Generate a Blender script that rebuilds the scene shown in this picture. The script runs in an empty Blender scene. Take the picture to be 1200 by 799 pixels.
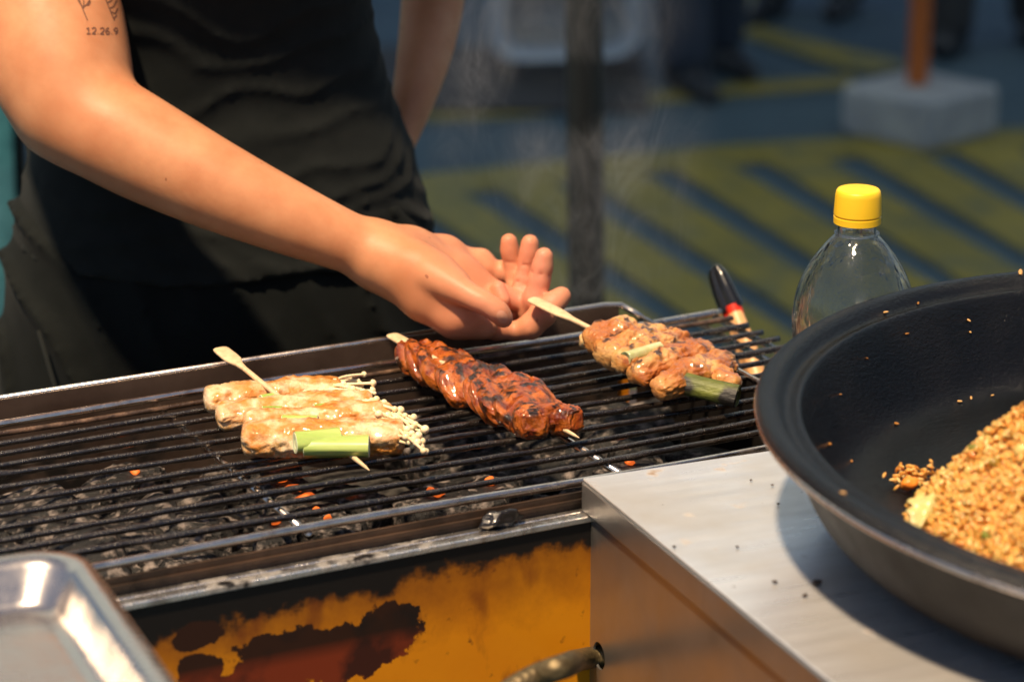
import bpy, bmesh, math, random
import numpy as np
from mathutils import Vector, Matrix
from mathutils.bvhtree import BVHTree
random.seed(7)
R = math.radians
sc = bpy.context.scene
col = sc.collection

# ------------------------------------------------------------------ camera
CAM = np.array([0.0, 0.0, 1.55]); PIT = R(18); FPX = 3300.0
FW = np.array([0, math.cos(PIT), -math.sin(PIT)]); UP = np.array([0, math.sin(PIT), math.cos(PIT)]); RT = np.array([1.0, 0, 0])
cd = bpy.data.cameras.new('camera'); cam = bpy.data.objects.new('camera', cd); col.objects.link(cam)
cam.location = CAM; cam.rotation_euler = (R(72), 0, 0)
cd.sensor_width = 36; cd.lens = FPX * 36 / 1200; cd.clip_end = 500; cd.clip_start = .05
cd.dof.use_dof = True; cd.dof.focus_distance = 1.97; cd.dof.aperture_fstop = 5.4; cd.dof.aperture_blades = 0
sc.camera = cam

def W(px, py, d):      # point seen at photo pixel px,py at distance d along the view axis
    return CAM + d * (FW + (px - 600) / FPX * RT - (py - 399.5) / FPX * UP)
def PZ(px, py, z):     # point seen at px,py on the level z
    r = FW + (px - 600) / FPX * RT - (py - 399.5) / FPX * UP
    return CAM + r * (z - CAM[2]) / r[2]

# ------------------------------------------------------------------ light
SUN_EL, SUN_AZ = 66.0, (-0.50, -0.866)           # horizontal direction towards the sun
w = bpy.data.worlds.new('World'); sc.world = w; w.use_nodes = True
nt = w.node_tree; bg = nt.nodes['Background']
sky = nt.nodes.new('ShaderNodeTexSky'); sky.sky_type = 'NISHITA'; sky.sun_disc = False
sky.sun_elevation = R(SUN_EL); sky.sun_rotation = math.atan2(SUN_AZ[0], SUN_AZ[1])
nt.links.new(sky.outputs[0], bg.inputs[0]); bg.inputs[1].default_value = 0.06
sd = bpy.data.lights.new('sun', 'SUN'); sd.energy = 5.0; sd.angle = R(3.5); sd.color = (1, .76, .50)
so = bpy.data.objects.new('sun', sd); col.objects.link(so)
e = R(SUN_EL); sv = Vector((SUN_AZ[0] * math.cos(e), SUN_AZ[1] * math.cos(e), math.sin(e)))
so.rotation_euler = sv.to_track_quat('Z', 'Y').to_euler(); so.location = sv * 6
sc.view_settings.view_transform = 'Standard'; sc.view_settings.look = 'None'
sc.view_settings.exposure = 0.55; sc.view_settings.gamma = 1.0; sc.view_settings.use_curve_mapping = False
sc.cycles.use_denoising = True; sc.cycles.max_bounces = 10; sc.cycles.transmission_bounces = 10
sc.cycles.sample_clamp_indirect = 6; sc.cycles.caustics_reflective = False

# ------------------------------------------------------------------ helpers
def vhash(i, j, k, seed):
    n = (i * 374761393 + j * 668265263 + k * 1442695041 + seed * 974634777) & 0xffffffff
    n = ((n ^ (n >> 13)) * 1274126177) & 0xffffffff
    return ((n ^ (n >> 16)) & 0xffff) / 32767.5 - 1.0
def vnoise(x, y, z, seed=0):
    xi, yi, zi = np.floor(x).astype(np.int64), np.floor(y).astype(np.int64), np.floor(z).astype(np.int64)
    fx, fy, fz = x - xi, y - yi, z - zi
    fx, fy, fz = fx * fx * (3 - 2 * fx), fy * fy * (3 - 2 * fy), fz * fz * (3 - 2 * fz)
    o = 0
    for a in (0, 1):
        for b in (0, 1):
            for c in (0, 1):
                o = o + vhash(xi + a, yi + b, zi + c, seed) * (fx if a else 1 - fx) * (fy if b else 1 - fy) * (fz if c else 1 - fz)
    return o
def fbm(P, s, octv=3, seed=0, ridged=False):
    o = 0; a = 1.0
    for i in range(octv):
        n = vnoise(P[..., 0] * s, P[..., 1] * s, P[..., 2] * s, seed + i * 17)
        if ridged: n = 1 - 2 * np.abs(n)
        o = o + a * n; a *= .5; s *= 2.03
    return o

def mesh_np(name, V, Fc, smooth=True):
    V = np.asarray(V, dtype=np.float32); me = bpy.data.meshes.new(name)
    if isinstance(Fc, np.ndarray):
        n, k = Fc.shape
        me.vertices.add(len(V)); me.vertices.foreach_set('co', V.ravel())
        me.loops.add(n * k); me.loops.foreach_set('vertex_index', Fc.ravel().astype(np.int32))
        me.polygons.add(n); me.polygons.foreach_set('loop_start', np.arange(0, n * k, k, dtype=np.int32))
        try: me.polygons.foreach_set('loop_total', np.full(n, k, dtype=np.int32))
        except Exception: pass
        me.update(calc_edges=True)
    else:
        me.from_pydata([tuple(map(float, v)) for v in V], [], [tuple(int(i) for i in f) for f in Fc]); me.update()
    if smooth: me.polygons.foreach_set('use_smooth', [True] * len(me.polygons))
    return me
def link(name, me, mt=None, parent=None):
    o = bpy.data.objects.new(name, me); col.objects.link(o)
    if mt is not None and me is not None:
        if len(me.materials) == 0: me.materials.append(mt)
    if parent is not None: o.parent = parent
    return o
def tag(o, label=None, cat=None, group=None, kind=None):
    if label: o['label'] = label
    if cat: o['category'] = cat
    if group: o['group'] = group
    if kind: o['kind'] = kind
    return o
def empty(name, loc=(0, 0, 0), rz=0, label=None, cat=None, group=None):
    o = bpy.data.objects.new(name, None); col.objects.link(o); o.empty_display_size = .05
    o.location = tuple(float(c) for c in loc); o.rotation_euler = (0, 0, rz)
    return tag(o, label, cat, group)

class MB:                       # mesh builder
    def __init__(s): s.V = []; s.F = []
    def add(s, V, Fc):
        b = len(s.V); s.V += [tuple(map(float, v)) for v in V]; s.F += [tuple(int(i) + b for i in f) for f in Fc]; return s
    def box(s, a, b, M=None):
        (x0, y0, z0), (x1, y1, z1) = a, b
        V = [(x0, y0, z0), (x1, y0, z0), (x1, y1, z0), (x0, y1, z0), (x0, y0, z1), (x1, y0, z1), (x1, y1, z1), (x0, y1, z1)]
        if M is not None: V = [tuple(M @ Vector(v)) for v in V]
        return s.add(V, [(0, 3, 2, 1), (4, 5, 6, 7), (0, 1, 5, 4), (1, 2, 6, 5), (2, 3, 7, 6), (3, 0, 4, 7)])
    def tube(s, pts, rad, n=12, cap=True, sq=None):
        pts = [np.asarray(p, float) for p in pts]; m = len(pts)
        rad = [rad] * m if np.isscalar(rad) else list(rad)
        V = []; up = None
        for i, p in enumerate(pts):
            t = pts[min(i + 1, m - 1)] - pts[max(i - 1, 0)]; t = t / (np.linalg.norm(t) + 1e-12)
            if up is None:
                a = np.array([0, 0, 1.0]) if abs(t[2]) < .9 else np.array([1.0, 0, 0])
            else: a = up
            b = a - t * (a @ t); b /= np.linalg.norm(b); up = b; c = np.cross(t, b)
            rr = rad[i]
            for k in range(n):
                an = 2 * math.pi * k / n
                q = rr if np.isscalar(rr) else rr[k]
                V.append(p + q * (math.cos(an) * b + math.sin(an) * c))
        Fc = [(i * n + k, i * n + (k + 1) % n, (i + 1) * n + (k + 1) % n, (i + 1) * n + k) for i in range(m - 1) for k in range(n)]
        if cap: Fc += [tuple(range(n - 1, -1, -1)), tuple((m - 1) * n + k for k in range(n))]
        return s.add(V, Fc)
    def lathe(s, prof, n=48, close=False):
        V = [(r * math.cos(2 * math.pi * k / n), r * math.sin(2 * math.pi * k / n), z) for r, z in prof for k in range(n)]
        m = len(prof); Fc = [(i * n + k, i * n + (k + 1) % n, (i + 1) * n + (k + 1) % n, (i + 1) * n + k) for i in range(m - 1) for k in range(n)]
        if close: Fc += [((m - 1) * n + k, (m - 1) * n + (k + 1) % n, (k + 1) % n, k) for k in range(n)]
        return s.add(V, Fc)
    def build(s, name, mt, parent=None, smooth=False, bevel=0, seg=2, autos=None):
        me = mesh_np(name, s.V, s.F, smooth)
        if autos:
            bm = bmesh.new(); bm.from_mesh(me)
            for ed in bm.edges:
                if len(ed.link_faces) == 2 and ed.calc_face_angle(0) > R(autos): ed.smooth = False
            bm.to_mesh(me); bm.free()
        o = link(name, me, mt, parent)
        if bevel:
            md = o.modifiers.new('bevel', 'BEVEL'); md.width = bevel; md.segments = seg; md.limit_method = 'ANGLE'; md.angle_limit = R(40)
        return o

def ico(sub):
    bm = bmesh.new(); bmesh.ops.create_icosphere(bm, subdivisions=sub, radius=1)
    V = np.array([v.co[:] for v in bm.verts]); Fc = np.array([[v.index for v in f.verts] for f in bm.faces]); bm.free(); return V, Fc
ICO = {k: ico(k) for k in (2, 3, 4, 5)}

# ---- signed distance modelling (smooth unions turned into one continuous mesh)
import openvdb
class Field:
    def __init__(s, lo, hi, vox):
        s.lo = np.asarray(lo, float); s.vox = vox
        s.n = np.ceil((np.asarray(hi) - s.lo) / vox).astype(int) + 1
        s.A = np.full(s.n, 1.0, np.float32)
    def region(s, lo, hi):
        a = np.clip(np.floor((lo - s.lo) / s.vox).astype(int), 0, s.n); b = np.clip(np.ceil((hi - s.lo) / s.vox).astype(int) + 1, 0, s.n)
        if np.any(b <= a): return None
        g = [s.lo[i] + s.vox * np.arange(a[i], b[i]) for i in range(3)]
        X, Y, Z = np.meshgrid(*g, indexing='ij')
        return (slice(a[0], b[0]), slice(a[1], b[1]), slice(a[2], b[2])), X, Y, Z
    def comb(s, sl, D, k, op='u'):
        A = s.A[sl]
        if op == 's': A2, D2 = -A, D
        else: A2, D2 = A, D
        if k > 0:
            h = np.clip(.5 + .5 * (A2 - D2) / k, 0, 1); r = A2 * (1 - h) + D2 * h - k * h * (1 - h)
        else: r = np.minimum(A2, D2)
        s.A[sl] = -r if op == 's' else r
    def cap(s, a, b, ra, rb, k=.004, op='u', flat=None):
        a = np.asarray(a, float); b = np.asarray(b, float); m = max(ra, rb) + k + 3 * s.vox
        q = s.region(np.minimum(a, b) - m, np.maximum(a, b) + m)
        if q is None: return s
        sl, X, Y, Z = q; ab = b - a; L = max(ab @ ab, 1e-12)
        t = np.clip(((X - a[0]) * ab[0] + (Y - a[1]) * ab[1] + (Z - a[2]) * ab[2]) / L, 0, 1)
        D = np.sqrt((X - a[0] - t * ab[0]) ** 2 + (Y - a[1] - t * ab[1]) ** 2 + (Z - a[2] - t * ab[2]) ** 2) - (ra + (rb - ra) * t)
        s.comb(sl, D, k, op); return s
    def chain(s, pts, k=.004, op='u'):
        for (a, ra), (b, rb) in zip(pts[:-1], pts[1:]): s.cap(a, b, ra, rb, k, op)
        return s
    def spl(s, pts, k=.0, op='u', n=10):      # a limb: smooth spline through (point, radius) stations
        P = [np.append(np.asarray(p, float), r) for p, r in pts]; o = []
        for i in range(len(P) - 1):
            p0, p1, p2, p3 = P[max(i - 1, 0)], P[i], P[i + 1], P[min(i + 2, len(P) - 1)]
            for q in range(n):
                t = q / n; o.append(.5 * ((2 * p1) + (-p0 + p2) * t + (2 * p0 - 5 * p1 + 4 * p2 - p3) * t * t + (-p0 + 3 * p1 - 3 * p2 + p3) * t ** 3))
        o.append(P[-1]); T = Field(s.lo, s.lo + (s.n - 1) * s.vox, s.vox); T.n = s.n
        lo = np.min([q[:3] - q[3] for q in o], 0) - k - 4 * s.vox; hi = np.max([q[:3] + q[3] for q in o], 0) + k + 4 * s.vox
        a = np.clip(np.floor((lo - s.lo) / s.vox).astype(int), 0, s.n); b = np.clip(np.ceil((hi - s.lo) / s.vox).astype(int) + 1, 0, s.n)
        if np.any(b <= a): return s
        T.lo = s.lo + a * s.vox; T.n = b - a; T.A = np.full(T.n, 1.0, np.float32)
        for q0, q1 in zip(o[:-1], o[1:]): T.cap(q0[:3], q1[:3], q0[3], q1[3], .0004)
        s.comb(tuple(slice(a[i], b[i]) for i in range(3)), T.A, k, op); return s
    def ell(s, c, r, k=.004, op='u', M=None):
        c = np.asarray(c, float); r = np.asarray(r, float); m = r.max() + k + 3 * s.vox
        q = s.region(c - m, c + m)
        if q is None: return s
        sl, X, Y, Z = q; P = np.stack([X - c[0], Y - c[1], Z - c[2]], -1)
        if M is not None: P = P @ M
        n0 = np.sqrt(((P / r) ** 2).sum(-1)); n1 = np.sqrt(((P / r ** 2) ** 2).sum(-1)) + 1e-9
        s.comb(sl, n0 * (n0 - 1) / n1, k, op); return s
    def mesh(s, name, smooth_it=0):
        g = openvdb.FloatGrid(1.0); A = np.clip(s.A, -4 * s.vox, 4 * s.vox).astype(np.float32)
        g.copyFromArray(A); P, Q = g.convertToQuads(0.0)
        Q = Q[:, ::-1]
        me = mesh_np(name, P * s.vox + s.lo, np.ascontiguousarray(Q)); return me

# ------------------------------------------------------------------ materials
def nodes(m): return m.node_tree.nodes, m.node_tree.links
def mat(name, base, rough=.5, metal=0.0, col2=None, nsc=20, nmix=(.35, .65), bump=None, coat=0, coat_r=.1, sss=0, sssr=(1, .35, .2), ssss=.004,
        rvar=0, spec=.5, stretch=None, island=None, trans=0, ior=1.45, emit=None, es=0, sheen=0, alpha=None, detail=6):
    m = bpy.data.materials.new(name); m.use_nodes = True; N, Lk = nodes(m); b = N['Principled BSDF']
    b.inputs['Base Color'].default_value = (*base, 1); b.inputs['Roughness'].default_value = rough; b.inputs['Metallic'].default_value = metal
    b.inputs['Specular IOR Level'].default_value = spec; b.inputs['IOR'].default_value = ior
    if coat: b.inputs['Coat Weight'].default_value = coat; b.inputs['Coat Roughness'].default_value = coat_r
    if sss: b.inputs['Subsurface Weight'].default_value = sss; b.inputs['Subsurface Radius'].default_value = sssr; b.inputs['Subsurface Scale'].default_value = ssss
    if trans: b.inputs['Transmission Weight'].default_value = trans
    if sheen: b.inputs['Sheen Weight'].default_value = sheen; b.inputs['Sheen Roughness'].default_value = .5
    if emit: b.inputs['Emission Color'].default_value = (*emit, 1); b.inputs['Emission Strength'].default_value = es
    tc = N.new('ShaderNodeTexCoord'); src = tc.outputs['Object']
    if stretch:
        mp = N.new('ShaderNodeMapping'); mp.inputs['Scale'].default_value = stretch; Lk.new(src, mp.inputs[0]); src = mp.outputs[0]
    cout = None
    def noise(scale, det=detail, rough_=.6):
        n = N.new('ShaderNodeTexNoise'); n.inputs['Scale'].default_value = scale; n.inputs['Detail'].default_value = det
        n.inputs['Roughness'].default_value = rough_; Lk.new(src, n.inputs['Vector']); return n
    if col2 is not None:
        n = noise(nsc); rp = N.new('ShaderNodeValToRGB'); rp.color_ramp.elements[0].position = nmix[0]; rp.color_ramp.elements[1].position = nmix[1]
        rp.color_ramp.elements[0].color = (*base, 1); rp.color_ramp.elements[1].color = (*col2, 1)
        Lk.new(n.outputs['Fac'], rp.inputs[0]); cout = rp.outputs[0]
    if island:
        g = N.new('ShaderNodeNewGeometry'); rp = N.new('ShaderNodeValToRGB'); els = rp.color_ramp.elements
        els[0].color = (*island[0], 1); els[1].color = (*island[-1], 1)
        for i, c in enumerate(island[1:-1]): el = els.new((i + 1) / (len(island) - 1)); el.color = (*c, 1)
        Lk.new(g.outputs['Random Per Island'], rp.inputs[0]); cout = rp.outputs[0]
    if cout is not None: Lk.new(cout, b.inputs['Base Color'])
    m['c'] = 0
    if rvar:
        n = noise(nsc * 1.7); mr = N.new('ShaderNodeMapRange'); mr.inputs['From Min'].default_value = .3; mr.inputs['From Max'].default_value = .7
        mr.inputs['To Min'].default_value = max(.02, rough - rvar); mr.inputs['To Max'].default_value = min(1, rough + rvar)
        Lk.new(n.outputs['Fac'], mr.inputs[0]); Lk.new(mr.outputs[0], b.inputs['Roughness'])
    if bump:
        prev = None
        for (s_, st, di) in bump:
            n = noise(s_); bp = N.new('ShaderNodeBump'); bp.inputs['Strength'].default_value = st; bp.inputs['Distance'].default_value = di
            Lk.new(n.outputs['Fac'], bp.inputs['Height'])
            if prev: Lk.new(prev.outputs[0], bp.inputs['Normal'])
            prev = bp
        Lk.new(prev.outputs[0], b.inputs['Normal'])
    return m
def layer(m, color, scale, lo, hi, rough=None, metal=None, seedoff=0, mask=None, stretch=None, detail=6):
    """lay a second noise-masked colour over a material (soot, stains, char)"""
    N, Lk = nodes(m); b = N['Principled BSDF']; tc = N.new('ShaderNodeTexCoord'); mp = N.new('ShaderNodeMapping')
    mp.inputs['Location'].default_value = (seedoff, seedoff * .7, seedoff * .3)
    if stretch: mp.inputs['Scale'].default_value = stretch
    Lk.new(tc.outputs['Object'], mp.inputs[0]); n = N.new('ShaderNodeTexNoise'); n.inputs['Scale'].default_value = scale; n.inputs['Detail'].default_value = detail
    Lk.new(mp.outputs[0], n.inputs['Vector']); mr = N.new('ShaderNodeMapRange'); mr.inputs['From Min'].default_value = lo; mr.inputs['From Max'].default_value = hi
    Lk.new(n.outputs['Fac'], mr.inputs[0]); fac = mr.outputs[0]
    if mask:
        q = mask(N, Lk, tc); mu = N.new('ShaderNodeMath'); mu.operation = 'MULTIPLY'; Lk.new(fac, mu.inputs[0]); Lk.new(q, mu.inputs[1]); fac = mu.outputs[0]
    lay_fac(m, fac, color, rough, metal); return m
def lay_fac(m, fac, color, rough=None, metal=None):
    N, Lk = nodes(m); b = N['Principled BSDF']
    def mixin(sock, val, isc):
        i = b.inputs[sock]; mx = N.new('ShaderNodeMix'); mx.data_type = 'RGBA' if isc else 'FLOAT'
        a_, b_, o_ = (mx.inputs[6], mx.inputs[7], mx.outputs[2]) if isc else (mx.inputs[2], mx.inputs[3], mx.outputs[0])
        if i.is_linked: Lk.new(i.links[0].from_socket, a_)
        else: a_.default_value = i.default_value
        b_.default_value = (*val, 1) if isc else val
        Lk.new(fac, mx.inputs[0]); Lk.new(o_, i)
    mixin('Base Color', color, True)
    if rough is not None: mixin('Roughness', rough, False)
    if metal is not None: mixin('Metallic', metal, False)
def grad(axis, a, b):          # 0 at a, 1 at b along an object axis
    def f(N, Lk, tc):
        sp = N.new('ShaderNodeSeparateXYZ'); Lk.new(tc.outputs['Object'], sp.inputs[0]); mr = N.new('ShaderNodeMapRange')
        mr.inputs['From Min'].default_value = a; mr.inputs['From Max'].default_value = b; Lk.new(sp.outputs[axis], mr.inputs[0]); return mr.outputs[0]
    return f

steel = mat('brushed_steel', (.62, .60, .57), .28, 1.0, col2=(.50, .47, .43), nsc=9, rvar=.10, bump=[(60, .04, .001)])
layer(steel, (.20, .13, .08), 38, .66, .74, rough=.6, metal=.3)
steel_top = mat('counter_steel', (.92, .92, .93), .32, .72, col2=(.82, .81, .81), nsc=7, rvar=.10, stretch=(1, 9, 1), bump=[(240, .10, .0005), (5, .05, .002)])
layer(steel_top, (.30, .20, .13), 30, .64, .74, rough=.6, metal=.2)
layer(steel_top, (.62, .58, .53), 6, .50, .70, rough=.5)
layer(steel_top, (.03, .025, .02), 160, .70, .74, rough=.7, metal=0, seedoff=4)
steel_side = mat('counter_side_steel', (.42, .41, .40), .36, .9, col2=(.34, .33, .32), nsc=10, rvar=.06, bump=[(200, .03, .0004)])
layer(steel_side, (.12, .09, .06), 18, .60, .75, rough=.5, metal=.6, stretch=(1, 1, .35))
tray_steel = mat('tray_steel', (.58, .53, .49), .24, .96, col2=(.55, .51, .48), nsc=14, rvar=.1, bump=[(30, .12, .003), (8, .15, .006)])
rail_steel = mat('rail_steel', (.78, .66, .56), .24, 1.0, col2=(.30, .18, .11), nsc=45, nmix=(.50, .78), rvar=.08, bump=[(400, .15, .0005)])
bar_mat = mat('greasy_black_iron', (.008, .006, .0055), .26, .0, col2=(.02, .014, .010), nsc=60, nmix=(.4, .7), rvar=.14, spec=.8, coat=.7, coat_r=.10, bump=[(700, .7, .0008), (160, .4, .0012)])
bar_rust = mat('rusty_brown_iron', (.05, .028, .016), .32, .2, col2=(.22, .13, .08), nsc=80, nmix=(.45, .7), rvar=.15, spec=.7, coat=.4, coat_r=.2, bump=[(600, .6, .0008)])
soot = mat('sooty_metal', (.030, .021, .016), .40, .3, col2=(.10, .06, .04), nsc=16, nmix=(.4, .7), rvar=.14, spec=.6, bump=[(220, .5, .001), (40, .3, .002)])
inner_wall = mat('heat_stained_metal', (.20, .14, .11), .42, .7, col2=(.10, .065, .05), nsc=12, rvar=.1, bump=[(90, .15, .001)])
layer(inner_wall, (.012, .010, .009), 26, .40, .62, rough=.5, metal=0, mask=grad(2, .0, -.04))
ledge_mat = mat('greasy_ledge_metal', (.92, .86, .80), .26, .95, col2=(.40, .33, .29), nsc=70, nmix=(.50, .72), rvar=.10, bump=[(420, .5, .0010), (90, .25, .001)])
layer(ledge_mat, (.012, .01, .01), 30, .60, .70, rough=.35, metal=0)
skin = mat('skin', (.50, .205, .095), .48, 0, col2=(.62, .29, .145), nsc=34, nmix=(.30, .70), sss=.22, ssss=.006, spec=.34, rvar=.05, bump=[(1100, .22, .0004), (300, .12, .0008)])
layer(skin, (.50, .19, .085), 14, .50, .80, seedoff=2)
layer(skin, (.30, .11, .05), 120, .79, .80, seedoff=11, detail=1)
nail_m = mat('fingernail', (.66, .32, .21), .30, 0, coat=.25, sss=.2)
tank_m = mat('black_knit', (.0095, .0115, .0112), .80, 0, col2=(.013, .015, .0145), nsc=40, sheen=.03, spec=.12, bump=[(1500, .15, .0005), (30, .2, .004)])
pant_m = mat('black_trouser_cloth', (.0070, .0086, .0084), .85, 0, col2=(.0095, .0112, .0108), nsc=40, sheen=.02, spec=.1, bump=[(1800, .12, .0005), (25, .2, .004)])
hair_m = mat('dark_hair', (.02, .014, .01), .4, bump=[(300, .4, .002)], stretch=(1, 1, .1))
ink = mat('tattoo_ink', (.17, .08, .05), .5)
wood = mat('bamboo', (.72, .55, .34), .55, 0, col2=(.60, .42, .24), nsc=40, stretch=(6, 6, 1), bump=[(300, .15, .0004)], sss=.05)
coal_m = mat('ashen_charcoal', (.008, .0075, .0075), .55, 0, col2=(.24, .20, .18), nsc=120, nmix=(.49, .66), rvar=.2, bump=[(260, 1.0, .003), (800, .8, .001)])
ash_m = mat('grey_ash', (.010, .009, .009), .9, 0, col2=(.05, .045, .04), nsc=120, bump=[(400, .8, .002)])
ember_m = mat('ember', (.5, .12, .02), .6, 0, emit=(1, .16, .02), es=.5)

# ------------------------------------------------------------------ the ground and its painted hatching
road_m = mat('asphalt', (.036, .068, .094), .75, 0, col2=(.050, .088, .118), nsc=3, bump=[(300, .4, .003)], rvar=.08)
paint_m = mat('worn_yellow_paint', (.27, .215, .030), .6, 0, col2=(.15, .135, .035), nsc=5, nmix=(.3, .7), bump=[(200, .3, .002)])
layer(paint_m, (.08, .10, .07), 7, .50, .78)
b = MB(); b.add([(-60, -20, 0), (60, -20, 0), (60, 120, 0), (-60, 120, 0)], [(0, 1, 2, 3)])
tag(b.build('road', road_m), kind='structure')
def gpoly(name, pix, z=.004, m=paint_m, lab=None):
    bb = MB(); P = [PZ(x, y, 0) for x, y in pix]; bb.add([(p[0], p[1], z) for p in P], [tuple(range(len(P)))[::-1]])
    return tag(bb.build(name, m), kind='structure')
def gstripe(p0, p1, w0, w1, **k):      # stripe between two seen points, widths seen vertically in pixels
    (x0, y0), (x1, y1) = p0, p1
    return gpoly('painted_stripe', [(x0, y0 - w0 / 2), (x1, y1 - w1 / 2), (x1, y1 + w1 / 2), (x0, y0 + w0 / 2)], **k)
# upper edge line of the hatched field
def edge(x): return 205 - (x - 500) * .083
top = [(430, 213), (560, 200), (700, 186), (850, 172), (1010, 162), (1130, 156), (1300, 146)]
gpoly('painted_stripe', top + [(1300, 171), (1130, 180), (1010, 186), (850, 196), (700, 211), (560, 228), (430, 240)])
for k in range(-3, 9):                 # yellow hatch bars, asphalt between them
    x = 560 + k * 108
    y = edge(x) + 10 + max(0, k) * 1.0
    L = 620; s = .62 - .02 * k; w = 52
    gpoly('painted_stripe', [(x, y), (x + 66, y - 5), (x + 66 + L, y - 5 + L * s * 1.02), (x + L, y + L * s * 1.08)], z=.008)
gpoly('painted_stripe', [(330, 122), (700, 118), (860, 100), (1000, 90), (1000, 104), (860, 114), (720, 128), (600, 140), (330, 150)])
gpoly('painted_stripe', [(890, 34), (1050, 74), (1060, 82), (1020, 90), (985, 84), (860, 42)], z=.008)
gpoly('painted_stripe', [(820, -40), (900, 0), (880, 22), (850, 20), (780, -20)], z=.004)
dark_m = mat('dark_road_sheet', (.035, .034, .036), .8, bump=[(100, .3, .003)])

# ------------------------------------------------------------------ market tent: its post stands behind the grill, its unseen roof is added to shade the road
post_m = mat('dark_grey_post', (.012, .014, .015), .45, .3, bump=[(200, .2, .001)])
tentc = mat('shade_roof_canvas', (.30, .42, .60), .8, 0, bump=[(40, .2, .01)])
N, Lk = nodes(tentc); tr_ = N.new('ShaderNodeBsdfTranslucent'); tr_.inputs[0].default_value = (.68, .78, .84, 1); mx_ = N.new('ShaderNodeMixShader'); mx_.inputs[0].default_value = .8
Lk.new(N['Principled BSDF'].outputs[0], mx_.inputs[1]); Lk.new(tr_.outputs[0], mx_.inputs[2]); Lk.new(mx_.outputs[0], N['Material Output'].inputs[0])
tent = empty('market_tent', (0.10, 3.3, 0), 0, 'market tent whose dark grey post stands on the road behind the grill, its unseen roof added for shade', 'tent')
def tpost(x, y, x1=None, r=.0185):
    bb = MB(); bb.tube([(x, y, 0), (x if x1 is None else x1, y, 3.3)], r, 4 if False else 16); bb.box((x - .06, y - .06, 0), (x + .06, y + .06, .012))
    return bb.build('post', post_m, tent, smooth=True, autos=40)
tpost(0, 0, -.055, .0225); tpost(-4.2, 0); tpost(4.2, 0); tpost(-4.2, 3.7); tpost(4.2, 3.7)
bb = MB(); bb.add([(-4.4, -.2, 3.28), (4.4, -.2, 3.28), (4.4, 3.9, 3.28), (-4.4, 3.9, 3.28), (-4.4, 1.85, 3.8), (4.4, 1.85, 3.8)], [(0, 1, 5, 4), (3, 4, 5, 2), (0, 4, 3), (1, 2, 5)])
bb.add([(-4.4, -.2, 3.08), (4.4, -.2, 3.08), (4.4, -.2, 3.28), (-4.4, -.2, 3.28)], [(0, 1, 2, 3)])
cz = bb.build('added_shade_roof', tentc, tent); md = cz.modifiers.new('thickness', 'SOLIDIFY'); md.thickness = .004

# ------------------------------------------------------------------ umbrella stand
conc = mat('concrete', (.24, .26, .29), .8, 0, col2=(.34, .36, .38), nsc=14, bump=[(60, .5, .006)])
orange_m = mat('orange_pole_paint', (.42, .11, .02), .5, 0, col2=(.30, .08, .02), nsc=12)
c0 = PZ(1086, 181, 0)
st = empty('umbrella_stand', c0, R(-47 + 90), 'orange umbrella pole set in a grey concrete block on the hatched road', 'umbrella stand')
bb = MB(); s_ = .26
bb.box((0, 0, 0), (s_, s_, .118)); bb.build('concrete_block', conc, st, bevel=.018, seg=3)
bb = MB(); bb.tube([(.13, .14, .10), (.131, .14, 2.3)], .0245, 20); bb.build('pole', orange_m, st, smooth=True, autos=40)

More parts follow.
